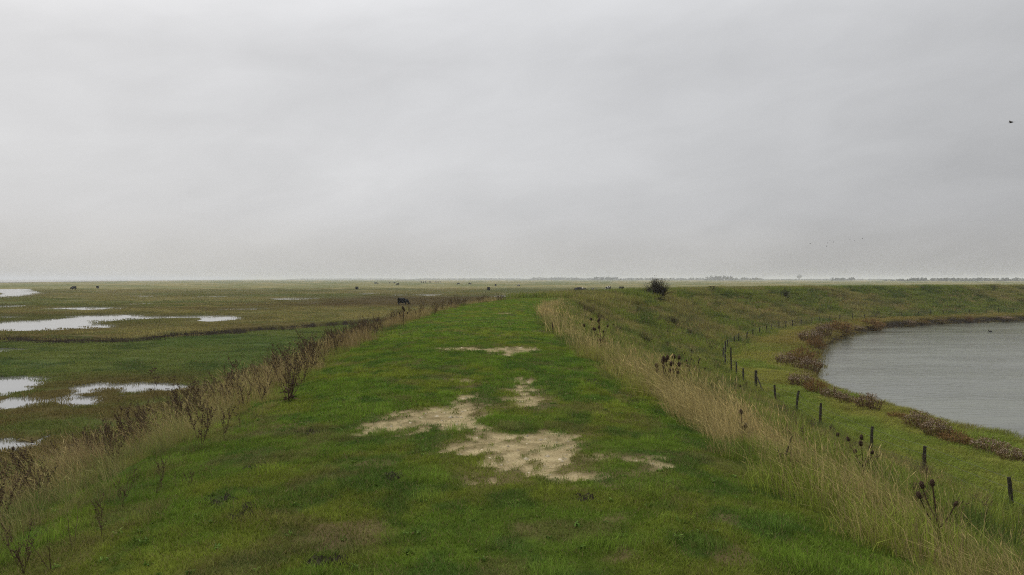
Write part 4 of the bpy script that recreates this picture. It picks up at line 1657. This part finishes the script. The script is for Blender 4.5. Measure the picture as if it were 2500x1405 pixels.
for dx in (-.22, .2):
    V, F = [], []
    box(V, F, (dx, 0, .24), (.13, .13, .7))
    link(bpy.data.objects.new('post', mesh_from('post', V, F, M_TWIG)), e)
V, F = [], []
box(V, F, (-.05, 0, .625), (.95, .2, .06))
link(bpy.data.objects.new('rail', mesh_from('rail', V, F, M_TWIG)), e)

# ------------------------------------------------------------------ shrubs


def shrub(loc, w, h, seed, label, nleaf=1500, lsize=.06, mat_leaf=None, name='shrub', cat='shrub', lean=0.0, ntw=40, group=None, dens_low=.0):
    rd = random.Random(seed)
    e = empty(name, loc)
    tag(e, label, cat, group)
    V, F, LV, LF = [], [], [], []
    tips = []
    for s in range(ntw):
        a = rd.uniform(0, 6.283); sp = rd.uniform(.05, 1.0)
        dv = Vector((math.cos(a) * sp * w / h + lean, math.sin(a) * sp * w / h, rd.uniform(.6, 1.2)))
        L = h * rd.uniform(.55, 1.0) * (1 - .25 * sp)
        pts = curve_pts((rd.gauss(0, w * .06), rd.gauss(0, w * .06), -.05), dv, L * dv.normalized().length * 1.0, 6, rd, .16, .02)
        tube(V, F, pts, [.018 * h * (1 - .8 * i / 6) for i in range(7)], 3)
        tips += pts[2:]
        for _ in range(3):
            i = rd.randint(2, 6)
            tw = curve_pts(pts[i], (rd.uniform(-1, 1) + lean, rd.uniform(-1, 1), rd.uniform(-.1, 1)), h * .22, 3, rd, .2)
            tube(V, F, tw, [.006 * h, .005 * h, .004 * h, .002 * h], 3)
            tips += tw[1:]
    for _ in range(nleaf):
        t = rd.choice(tips)
        p_ = t + Vector((rd.gauss(0, .06), rd.gauss(0, .06), rd.gauss(0, .06))) * h
        if p_.z < .02:
            continue
        leaf(LV, LF, p_, (rd.uniform(-1, 1), rd.uniform(-1, 1), rd.uniform(-.6, 1)), lsize * rd.uniform(.6, 1.4), lsize * .6, rd)
    link(bpy.data.objects.new('branches', mesh_from('branches', V, F, M_TWIG)), e)
    link(bpy.data.objects.new('foliage', mesh_from('foliage', LV, LF, mat_leaf or M_LEAF)), e)['kind'] = 'stuff'
    return e


def sz(p, wpx):
    return wpx * p.y / 1944.0


p = at(1607, 727)
shrub(p, sz(p, 62) * 1.05, sz(p, 50), 1, 'dark rounded hawthorn bush alone on the bank crest', 6500, .10, ntw=110, lean=-.14, name='hawthorn_bush', cat='bush')
shrub_list = [
    (1917, 735, 26, 34, 2, 'narrow dark shrub on the far crest with a twig sticking up', 1000),
    (1645, 802, 34, 40, 3, 'grey brown shrub midway down the slope below the hawthorn', 500),
    (1684, 822, 46, 24, 4, 'low spreading shrub right of the grey brown one on the slope', 600),
    (1578, 846, 36, 34, 5, 'dull shrub low on the slope left of the tall corner post', 500),
    (1735, 862, 26, 24, 6, 'small dark shrub just left of the tall corner post', 400),
    (2425, 711, 26, 16, 7, 'small dark bush on the far crest near the right edge', 500),
    (2253, 709, 16, 10, 8, 'tiny dark bush on the far crest right of the narrow shrub', 250),
    (2143, 771, 20, 14, 9, 'little dark shrub at the fence line behind the lagoon', 250),
]
for px, py, wp, hp, sd, lab, nl in shrub_list:
    p = at(px, py)
    shrub(p, sz(p, wp) * .6, sz(p, hp), sd, lab, nl, .07, ntw=26, group='shrubs on the far slope')

# ------------------------------------------------------------------ aster and glasswort clumps along the lagoon shore


def aster_meshes(seed, kind):
    rd = random.Random(seed)
    V, F, SV, SF = [], [], [], []
    for s in range(70):
        a = rd.uniform(0, 6.283); rr = math.sqrt(rd.random())
        base = Vector((math.cos(a) * rr * .38, math.sin(a) * rr * .38, -.1))
        top = Vector((math.cos(a) * rr * .62, math.sin(a) * rr * .62, (1 - .5 * rr * rr) * rd.uniform(.72, 1.0)))
        mid = base.lerp(top, .5) + Vector((rd.gauss(0, .03), rd.gauss(0, .03), .05))
        tube(V, F, [base, mid, top], [.010, .008, .004], 3)
        n = 16
        for _ in range(n):
            t = rd.uniform(.25, 1.0)
            p_ = mid.lerp(top, t * 1.05) if rd.random() < .7 else base.lerp(mid, rd.uniform(.4, 1))
            p_ = p_ + Vector((rd.gauss(0, .05), rd.gauss(0, .05), rd.gauss(0, .04)))
            if kind == 'fluffy' and p_.z > .5 and rd.random() < .5:
                blob(SV, SF, p_, .02, rd)
            else:
                leaf(V, F, p_, (rd.gauss(0, .6), rd.gauss(0, .6), 1), rd.uniform(.07, .15), .025, rd)
    st_ = mesh_from('stems', V, F, M_ASTER if kind == 'fluffy' else M_RUST)
    sd_ = mesh_from('seed_fluff', SV, SF, M_FLUFF) if SV else None
    return st_, sd_


ASTER = {('fluffy', i): aster_meshes(300 + i, 'fluffy') for i in range(3)}
ASTER.update({('rust', i): aster_meshes(320 + i, 'rust') for i in range(3)})
clumps = [
    (2475, 1128, 70, 42, 'fluffy', 'fluffy aster clump cut by the right edge of the picture'),
    (2415, 1105, 80, 40, 'fluffy', 'fluffy aster clump second from the right edge on the near shore'),
    (2330, 1085, 80, 36, 'rust', 'low rusty clump third from the right edge on the near shore'),
    (2288, 1068, 70, 52, 'fluffy', 'tall purple aster clump in the long near shore thicket'),
    (2240, 1048, 66, 52, 'fluffy', 'left end of the long purple aster thicket on the near shore'),
    (2190, 1025, 46, 22, 'rust', 'low rusty clump between the purple thicket and the lone aster'),
    (2120, 1002, 66, 48, 'fluffy', 'lone pink brown aster clump jutting into the lagoon'),
    (2062, 985, 44, 30, 'fluffy', 'aster clump just left of the lone jutting one'),
    (2030, 978, 50, 38, 'fluffy', 'dense aster clump two left of the lone jutting one'),
    (1990, 962, 56, 40, 'rust', 'rusty clump at the near end of the lagoon corner'),
    (1955, 945, 62, 40, 'fluffy', 'pale aster clump in the lagoon corner near the water'),
    (1972, 915, 60, 52, 'fluffy', 'large pale aster clump at the westmost point of the lagoon'),
    (1958, 890, 66, 46, 'rust', 'bright rust red clump in the lagoon corner'),
    (1918, 895, 48, 40, 'fluffy', 'whitish aster clump set back from the lagoon corner'),
    (1988, 862, 44, 44, 'rust', 'rusty clump on the shore above the corner thicket'),
    (1982, 840, 60, 42, 'fluffy', 'brown aster clump where the shore turns right'),
    (2012, 824, 40, 42, 'fluffy', 'dark plum aster clump with pale tips on the far shore'),
    (2048, 816, 64, 36, 'rust', 'rounded rust brown clump right of the dark plum one'),
    (2088, 808, 34, 14, 'fluffy', 'low pale clump between two rounded rusty clumps'),
    (2124, 807, 62, 30, 'rust', 'second rounded rusty clump on the far shore'),
    (2215, 796, 40, 18, 'fluffy', 'greyish aster clump on the far shore midway'),
    (2250, 793, 30, 10, 'rust', 'flat rusty clump right of the greyish far shore clump'),
    (2290, 790, 40, 12, 'fluffy', 'flat pale clump on the far shore'),
    (2364, 788, 24, 14, 'rust', 'small dark knob of a clump on the far shore near the duck'),
    (2440, 786, 60, 8, 'fluffy', 'thin low clump on the far shore at the right edge'),
]
rd = random.Random(77)
for i, (px, py, wp, hp, kd, lab) in enumerate(clumps):
    q = at(px, py)
    x, y = q.x, q.y
    z = max(float(hgt(x, y)[0]), LAG_Z) - .03
    W, H = sz(q, wp) * 1.2, sz(q, hp) * 1.0
    e = empty('aster_clump', (x, y, z), rd.uniform(0, 6.28))
    e.scale = (W / 1.25, W / 1.25, H)
    tag(e, lab, 'clump', 'clumps along the lagoon shore')
    st_, sd_ = ASTER[(kd, i % 3)]
    link(bpy.data.objects.new('stems', st_), e)
    if sd_:
        link(bpy.data.objects.new('seed_fluff', sd_), e)['kind'] = 'stuff'

# low shore fringe that joins the clumps
ls = []
for a, c in zip(LAGOON[:14], LAGOON[1:15]):
    n = int(math.dist(a, c) / .35)
    for t in np.linspace(0, 1, max(n, 1), endpoint=False):
        ls.append((a[0] + (c[0] - a[0]) * t, a[1] + (c[1] - a[1]) * t))
ls = np.array(ls) + rng.normal(0, .22, (len(ls), 2))
zz = np.maximum(hgt(ls[:, 0], ls[:, 1]), LAG_Z) - .03
n_ = fbm(ls[:, 0] * .3, ls[:, 1] * .3, 131, 3)
ft = lerp3((0.17, 0.125, 0.055), (0.20, 0.17, 0.06), sstep(.4, .6, n_))
ft = np.concatenate([ft, np.full((len(ft), 1), .25)], 1)
def shore_straw(u, s, x, y):
    dl = poly_sdf(x, y, LAGOON)
    return (dl > .4) & (rng.random(len(x)) < sstep(7, 2, dl) * sstep(52, 66, y) * sstep(.40, .6, fbm(x * .3, y * .3, 133, 3)))


do_bank('shore_straw', 'dry_far', (48, 200), (14.6, 24), 2.6, dry_tint, 'golden straw grass along the curve of the lagoon shore', .35, .7, shore_straw, False)
scatter('shore_fringe', 'dry_far', ls[:, 0], ls[:, 1], zz, ft, rng.uniform(.3, .75, len(ls)), 'brown fringe of dead stems along the lagoon shore')

# ------------------------------------------------------------------ cattle


def skin_mesh(name, verts, edges, radii, mat, subdiv=1, root=0):
    me_ = bpy.data.meshes.new(name + '_skeleton')
    me_.from_pydata(verts, edges, [])
    o = bpy.data.objects.new(name + '_skeleton', me_)
    COL.objects.link(o)
    o.modifiers.new('skin', 'SKIN').use_smooth_shade = True
    sv = me_.skin_vertices[0].data
    for i, r in enumerate(radii):
        sv[i].radius = r if isinstance(r, tuple) else (r, r)
        sv[i].use_root = (i == root)
    s = o.modifiers.new('sub', 'SUBSURF')
    s.levels = subdiv; s.render_levels = subdiv
    dg = bpy.context.evaluated_depsgraph_get()
    out = bpy.data.meshes.new_from_object(o.evaluated_get(dg))
    out.name = name
    out.materials.clear()
    out.materials.append(mat)
    bpy.data.objects.remove(o)
    return out


def cow_mesh(pose, mat, name):
    # x forward; z up; shoulder about 1.35 m
    V = [(-.72, 0, 1.02), (-.35, 0, .98), (.15, 0, .96), (.58, 0, 1.02)]
    Rr = [(.40, .42), (.50, .52), (.52, .54), (.38, .46)]
    E = [(0, 1), (1, 2), (2, 3)]
    if pose == 'graze':
        V += [(.98, 0, .92), (1.22, .02, .52), (1.36, .03, .18)]
        Rr += [(.26, .30), (.18, .21), (.11, .12)]
    elif pose == 'lie':
        V += [(.95, 0, 1.28), (1.15, .05, 1.45), (1.42, .08, 1.32)]
        Rr += [(.17, .2), (.12, .14), (.075, .08)]
    else:
        V += [(.95, 0, 1.25), (1.18, 0, 1.42), (1.50, 0, 1.28)]
        Rr += [(.17, .22), (.12, .14), (.075, .085)]
    E += [(3, 4), (4, 5), (5, 6)]
    for sx, sy in ((.58, .2), (.58, -.2), (-.72, .2), (-.72, -.2)):
        k = len(V)
        src = 3 if sx > 0 else 0
        if pose == 'lie':
            V += [(sx + .05, sy * 1.7, .78), (sx + .35, sy * 1.9, .70), (sx + .05, sy * 2.0, .68)]
        else:
            dxk = .04 if sx > 0 else -.06
            V += [(sx, sy, .72), (sx + dxk, sy, .40), (sx + (0 if sx > 0 else .03), sy, .02)]
        Rr += [.19, .10, .085]
        E += [(src, k), (k, k + 1), (k + 1, k + 2)]
    k = len(V)
    V += [(-1.02, 0, 1.15), (-1.10, 0, .75), (-1.10, 0, .45)]
    Rr += [.05, .025, .04]
    E += [(0, k), (k, k + 1), (k + 1, k + 2)]
    for sy in (-1, 1):
        k = len(V)
        hx, _, hz = V[5]
        V += [(hx - .04, sy * .22, hz + .06)]
        Rr += [.045]
        E += [(5, k)]
    m_ = skin_mesh(name, V, E, Rr, mat, 1, 1)
    if pose == 'lie':
        for v in m_.vertices:
            v.co.z -= .62
    return m_


COW = {}
for pose in ('graze', 'stand', 'lie'):
    for nm, mt in (('black', M_BLACK), ('pied', M_PIED), ('pale', M_PALE)):
        COW[(pose, nm)] = cow_mesh(pose, mt, 'cow_body')
cows = [
    # px, py base, pose, coat, heading (0 = facing right in the picture, 90 = away), scale, label
    (983, 745, 'graze', 'black', 0, .92, 'black cow grazing nearest to the path, facing right'),
    (872, 708.5, 'stand', 'black', 80, 1.0, 'black cow seen from behind, left of and beyond the nearest one'),
    (180, 708, 'graze', 'black', 180, 1.1, 'black cow alone at far left beside the wide pool'),
    (239, 705, 'stand', 'black', 95, .9, 'small distant black cow right of the far left one'),
    (917, 692.8, 'lie', 'black', 0, 1.5, 'long black cow at the left of the far herd'),
    (923, 694.5, 'stand', 'black', 90, .8, 'little black cow touching the long one at the left of the far herd'),
    (952, 692.5, 'stand', 'black', 90, .9, 'tiny black cow between the two left pairs of the far herd'),
    (963, 692.6, 'graze', 'black', 180, 1.0, 'black cow grazing behind the one facing left in the far herd'),
    (971, 697, 'graze', 'black', 180, 1.1, 'black cow standing broadside just in front of the far herd'),
    (1029, 691.2, 'stand', 'black', 90, 1.2, 'leftmost of three black cows in a row on the skyline'),
    (1034, 691.2, 'stand', 'black', 100, 1.3, 'middle of three black cows in a row on the skyline'),
    (1039.5, 691.2, 'stand', 'black', 80, 1.3, 'rightmost of three black cows in a row on the skyline'),
    (1050, 690.8, 'graze', 'black', 0, 1.2, 'black cow broadside between the row of three and the pale cow'),
    (1064, 690.8, 'stand', 'pale', 180, 1.3, 'pale cream cow in the far herd'),
    (1070, 690.6, 'stand', 'black', 90, 1.0, 'black cow just right of the pale cream cow'),
    (1075, 690.4, 'stand', 'black', 90, .9, 'last small black cow right of the pale cream cow'),
    (1119, 695.5, 'graze', 'black', 180, 1.1, 'black cow grazing left, first of a spaced pair right of the herd'),
    (1147, 695.5, 'graze', 'black', 0, 1.1, 'black cow grazing right, second of a spaced pair right of the herd'),
    (1193, 711, 'stand', 'black', 88, 1.05, 'black cow seen end on above the bank edge in the middle'),
    (1210, 699.5, 'stand', 'black', 85, 1.0, 'smaller black cow end on, beyond and right of the middle one'),
    (1266, 700, 'graze', 'pied', 180, .9, 'small black and white cow beyond the path bend'),
    (1324, 731.5, 'lie', 'black', 0, 1.0, 'black cow lying just over the bank edge at the path bend'),
    (1411, 712, 'graze', 'black', 180, 1.15, 'black cow grazing left, front one of the pair right of the bend'),
    (1424, 711.5, 'graze', 'pied', 0, 1.0, 'black and white cow touching the grazing black one right of the bend'),
    (1447, 711.5, 'stand', 'pied', 80, .85, 'dark and white cow end on between the pair and the white one'),
    (1485, 708.5, 'graze', 'pied', 200, 1.1, 'mostly white pied cow grazing downhill left of the hawthorn'),
    (1514, 708.5, 'stand', 'black', 100, 1.0, 'left one of two black cows side by side left of the hawthorn'),
    (1520.5, 708.5, 'stand', 'black', 75, 1.0, 'right one of two black cows side by side left of the hawthorn'),
]
for px, py, pose, coat, hd, sc_, lab in cows:
    x, y = on_plane(px, py, 0.1)
    z = float(hgt(x, y)[0])
    o = bpy.data.objects.new('cow', COW[(pose, coat)])
    o.location = (x, y, z)
    o.rotation_euler = (0, 0, R(hd))
    o.scale = (sc_,) * 3
    link(o)
    tag(o, lab, 'cow', 'cattle grazing on the salt marsh')

# ------------------------------------------------------------------ birds


def bird_mesh(flap, name='bird'):
    V, F = [], []
    tube(V, F, [(-.30, 0, 0), (-.16, 0, .0), (.0, 0, 0), (.14, 0, .01), (.22, 0, .03), (.29, 0, .03)], [.02, .05, .065, .05, .035, .008], 8)
    k = len(V)
    V += [(-.28, -.03, .005), (-.28, .03, .005), (-.44, .08, 0), (-.44, -.08, 0)]
    F += [(k, k + 1, k + 2, k + 3)]
    for sy in (-1, 1):
        k = len(V)
        V += [(.10, sy * .04, .03), (-.12, sy * .04, .03), (.13, sy * .28, .03 + flap * .6), (-.12, sy * .30, .03 + flap * .6),
              (.04, sy * .58, .03 + flap), (-.05, sy * .60, .03 + flap)]
        F += [(k, k + 1, k + 3, k + 2), (k + 2, k + 3, k + 5, k + 4)]
    return mesh_from(name, V, F, M_BIRD, True)


BIRD = [bird_mesh(.18), bird_mesh(-.12), bird_mesh(.3)]
a, _, c = ray(2468, 300)
o = bpy.data.objects.new('bird', BIRD[0])
dist = 62.0
o.scale = (.62,) * 3
o.location = (a * dist, dist, EYE + c * dist)
o.rotation_euler = (R(-15), R(12), R(160))
link(o)
tag(o, 'dark bird flying alone high at the right edge of the sky', 'bird')
flock = [(1978, 596), (2002, 601), (2018, 602), (2020, 594), (2026, 587), (2035, 592), (2075, 585), (2086, 588), (2105, 583)]
words = ['first bird at the left end of the distant flock', 'second bird from the left in the distant flock', 'third bird from the left, lowest in the distant flock',
         'fourth bird from the left, just above the lowest one in the flock', 'fifth bird from the left, higher in the distant flock', 'sixth bird from the left in the middle of the distant flock',
         'third bird from the right in the distant flock', 'second bird from the right in the distant flock', 'last bird at the right end of the distant flock']
for i, (px, py) in enumerate(flock):
    a, _, c = ray(px, py)
    dist = 255 + 9 * i
    o = bpy.data.objects.new('bird', BIRD[i % 3])
    o.location = (a * dist, dist, EYE + c * dist)
    o.rotation_euler = (0, R(random.uniform(-10, 10)), R(180 + random.uniform(-15, 15)))
    o.scale = (.72,) * 3
    link(o)
    tag(o, words[i], 'bird', 'distant flock over the right horizon')

# duck on the lagoon
x, y = on_plane(2417, 810.5, LAG_Z)
V = [(-.24, 0, .10), (-.08, 0, .05), (.10, 0, .05), (.19, 0, .15), (.21, 0, .24), (.28, 0, .235)]
duck = skin_mesh('duck', V, [(0, 1), (1, 2), (2, 3), (3, 4), (4, 5)], [.03, .10, .09, .045, .05, .02], M_BIRD, 1, 1)
o = bpy.data.objects.new('duck', duck)
o.location = (x, y, LAG_Z)
o.rotation_euler = (0, 0, R(170))
o.scale = (1.15,) * 3
link(o)
tag(o, 'dark duck swimming alone on the lagoon', 'duck')

# ------------------------------------------------------------------ stones on the bare patches
n = 9000
sx_ = rng.uniform(-4, 3.5, n); sy_ = rng.uniform(5, 22, n)
sm = bare_mask(sx_, sy_)[0]
kk = rng.random(n) < sm * .8
sx_, sy_ = sx_[kk], sy_[kk]
uu_, ss_ = bank_us(sx_, sy_)
sz_ = z_bank(sx_, sy_, ss_, uu_) - .022
V, F = [], []
rd = random.Random(4)
for X_, Y_, Z_ in zip(sx_, sy_, sz_):
    blob(V, F, (X_, Y_, Z_ + .002), rd.choice((.006, .008, .010, .014, .02, .026)) * (1 + .03 * Y_), rd, .55)
o = one_mesh('gravel', V, F, M_STONE, (0, 0, 0), 'small pale stones lying on the bare sandy patches', None)
o['kind'] = 'stuff'

V, F = [], []
for P, kind in MUD:
    cx_ = [p_[0] for p_ in P]; cy_ = [p_[1] for p_ in P]
    nn_ = 70 if kind == 'dark' else 26
    X_ = rng.uniform(min(cx_), max(cx_), nn_); Y_ = rng.uniform(min(cy_), max(cy_), nn_)
    uu_, ss_ = bank_us(X_, Y_)
    Z_ = z_bank(X_, Y_, ss_, uu_)
    ok_ = poly_sdf(X_, Y_, P) < .03
    for a_, c_, e_ in zip(X_[ok_], Y_[ok_], Z_[ok_]):
        blob(V, F, (a_, c_, e_ - .008), rd.uniform(.012, .034) if kind == 'dark' else rd.uniform(.006, .014), rd, .7)
o = one_mesh('mud_clods', V, F, simple_mat('trodden_mud', (0.035, 0.029, 0.020), .35, 40, .95), (0, 0, 0), 'dark clods of trodden mud dotted over the path', None)
o['kind'] = 'stuff'

# ------------------------------------------------------------------ distant trees and woods


def tree_faces(V, F, c, w, h, rd, n=70):
    lobes = [(Vector((rd.gauss(0, w * .18), rd.gauss(0, w * .18), h * rd.uniform(.45, .78))), w * rd.uniform(.22, .36)) for _ in range(5)]
    for _ in range(n):
        q, r = rd.choice(lobes)
        v = Vector((rd.gauss(0, 1), rd.gauss(0, 1), rd.gauss(0, .8)))
        v = v.normalized() * r * rd.random() ** .35
        leaf(V, F, Vector(c) + q + v, (rd.gauss(0, 1), rd.gauss(0, 1), rd.gauss(0, 1)), w * .24, w * .2, rd)


def wood(px0, px1, d_, hpx, seed, label, step=.38, base_px=0, var=.35):
    rd = random.Random(seed)
    V, F = [], []
    x0, x1 = (px0 - 1250) / 1944 * d_, (px1 - 1250) / 1944 * d_
    H = .78 * hpx * d_ / 1944
    x = x0
    while x < x1:
        t = (x - x0) / (x1 - x0)
        env = min(1, 5 * t + .45, 5 * (1 - t) + .45)
        h = H * env * rd.uniform(1 - var, 1.0)
        w = h * rd.uniform(.8, 1.3)
        tree_faces(V, F, (x, d_ + rd.uniform(-40, 40), 0), w, h, rd, 60)
        tree_faces(V, F, (x + w * .3, d_ + rd.uniform(-40, 40), -h * .2), w, h * .55, rd, 40)
        x += w * step
    o = one_mesh('distant_wood', V, F, M_FARTREE, (0, 0, 0), label, None)
    o['kind'] = 'stuff'


wood(700, 1000, 6200, 4.5, 1, 'faint treeline at the left end of the horizon')
wood(1000, 1300, 5200, 5.5, 2, 'faint treeline on the horizon above the path bend')
wood(1290, 1420, 4300, 9.5, 3, 'hazy wood right of the path bend on the horizon')
wood(1395, 1460, 4000, 7, 4, 'low hazy hedge between two horizon woods')
wood(1448, 1515, 3300, 11, 5, 'darker rounded wood left of the hawthorn on the horizon', var=.2)
wood(1505, 1735, 3700, 7.5, 6, 'long hazy treeline behind the hawthorn')
wood(1724, 1792, 3000, 14, 7, 'tallest clump of trees on the horizon above the rail', var=.25)
wood(1788, 1860, 3300, 9.5, 8, 'mid height clump of trees right of the tallest on the horizon')
wood(1850, 2190, 4200, 4.0, 9, 'thin distant hedge along the right horizon')
wood(2026, 2072, 2700, 8.5, 10, 'flat topped copse on the right horizon', var=.12)
wood(2172, 2720, 2050, 10.5, 11, 'long dark wood at the right end of the horizon', var=.2)


def far_tree(px, d_, hpx, wpx, label, seed):
    rd = random.Random(seed)
    x = (px - 1250) / 1944 * d_
    h = hpx * d_ / 1944; w = wpx * d_ / 1944
    e = empty('distant_tree', (x, d_, 0))
    tag(e, label, 'tree', 'single trees on the horizon')
    V, F = [], []
    tree_faces(V, F, (0, 0, 0), w, h, rd, 160)
    link(bpy.data.objects.new('crown', mesh_from('crown', V, F, M_FARTREE)), e)
    V, F = [], []
    tube(V, F, [(0, 0, -.5), (.1, 0, h * .3), (0, .1, h * .6)], [w * .05, w * .04, w * .02], 6)
    tube(V, F, [(0, 0, h * .3), (w * .2, 0, h * .6)], [w * .03, w * .01], 5)
    tube(V, F, [(0, 0, h * .35), (-w * .2, 0, h * .62)], [w * .03, w * .01], 5)
    link(bpy.data.objects.new('trunk', mesh_from('trunk', V, F, M_TWIG)), e)


far_tree(1952, 4600, 12, 13, 'faint single round tree between the copse and the horizon clumps', 1)
far_tree(2081, 2700, 8, 9, 'small single tree just right of the flat topped copse', 2)

# ------------------------------------------------------------------ haze in the air
V, F = [], []
box(V, F, (-1500, 6900, 10.5), (32000, 14600, 31))
hz = bpy.data.objects.new('haze', mesh_from('haze', V, F))
m, nb, out = new_mat('haze_air')
pv = nb.n('ShaderNodeVolumePrincipled')
pv.inputs['Color'].default_value = (.93, .95, .97, 1)
pv.inputs['Density'].default_value = .0002
pv.inputs['Anisotropy'].default_value = 0.0
nb.link(pv.outputs[0], out.inputs['Volume'])
hz.data.materials.append(m)
link(hz)
tag(hz, 'thin grey haze hanging over the marsh', None, None, 'stuff')
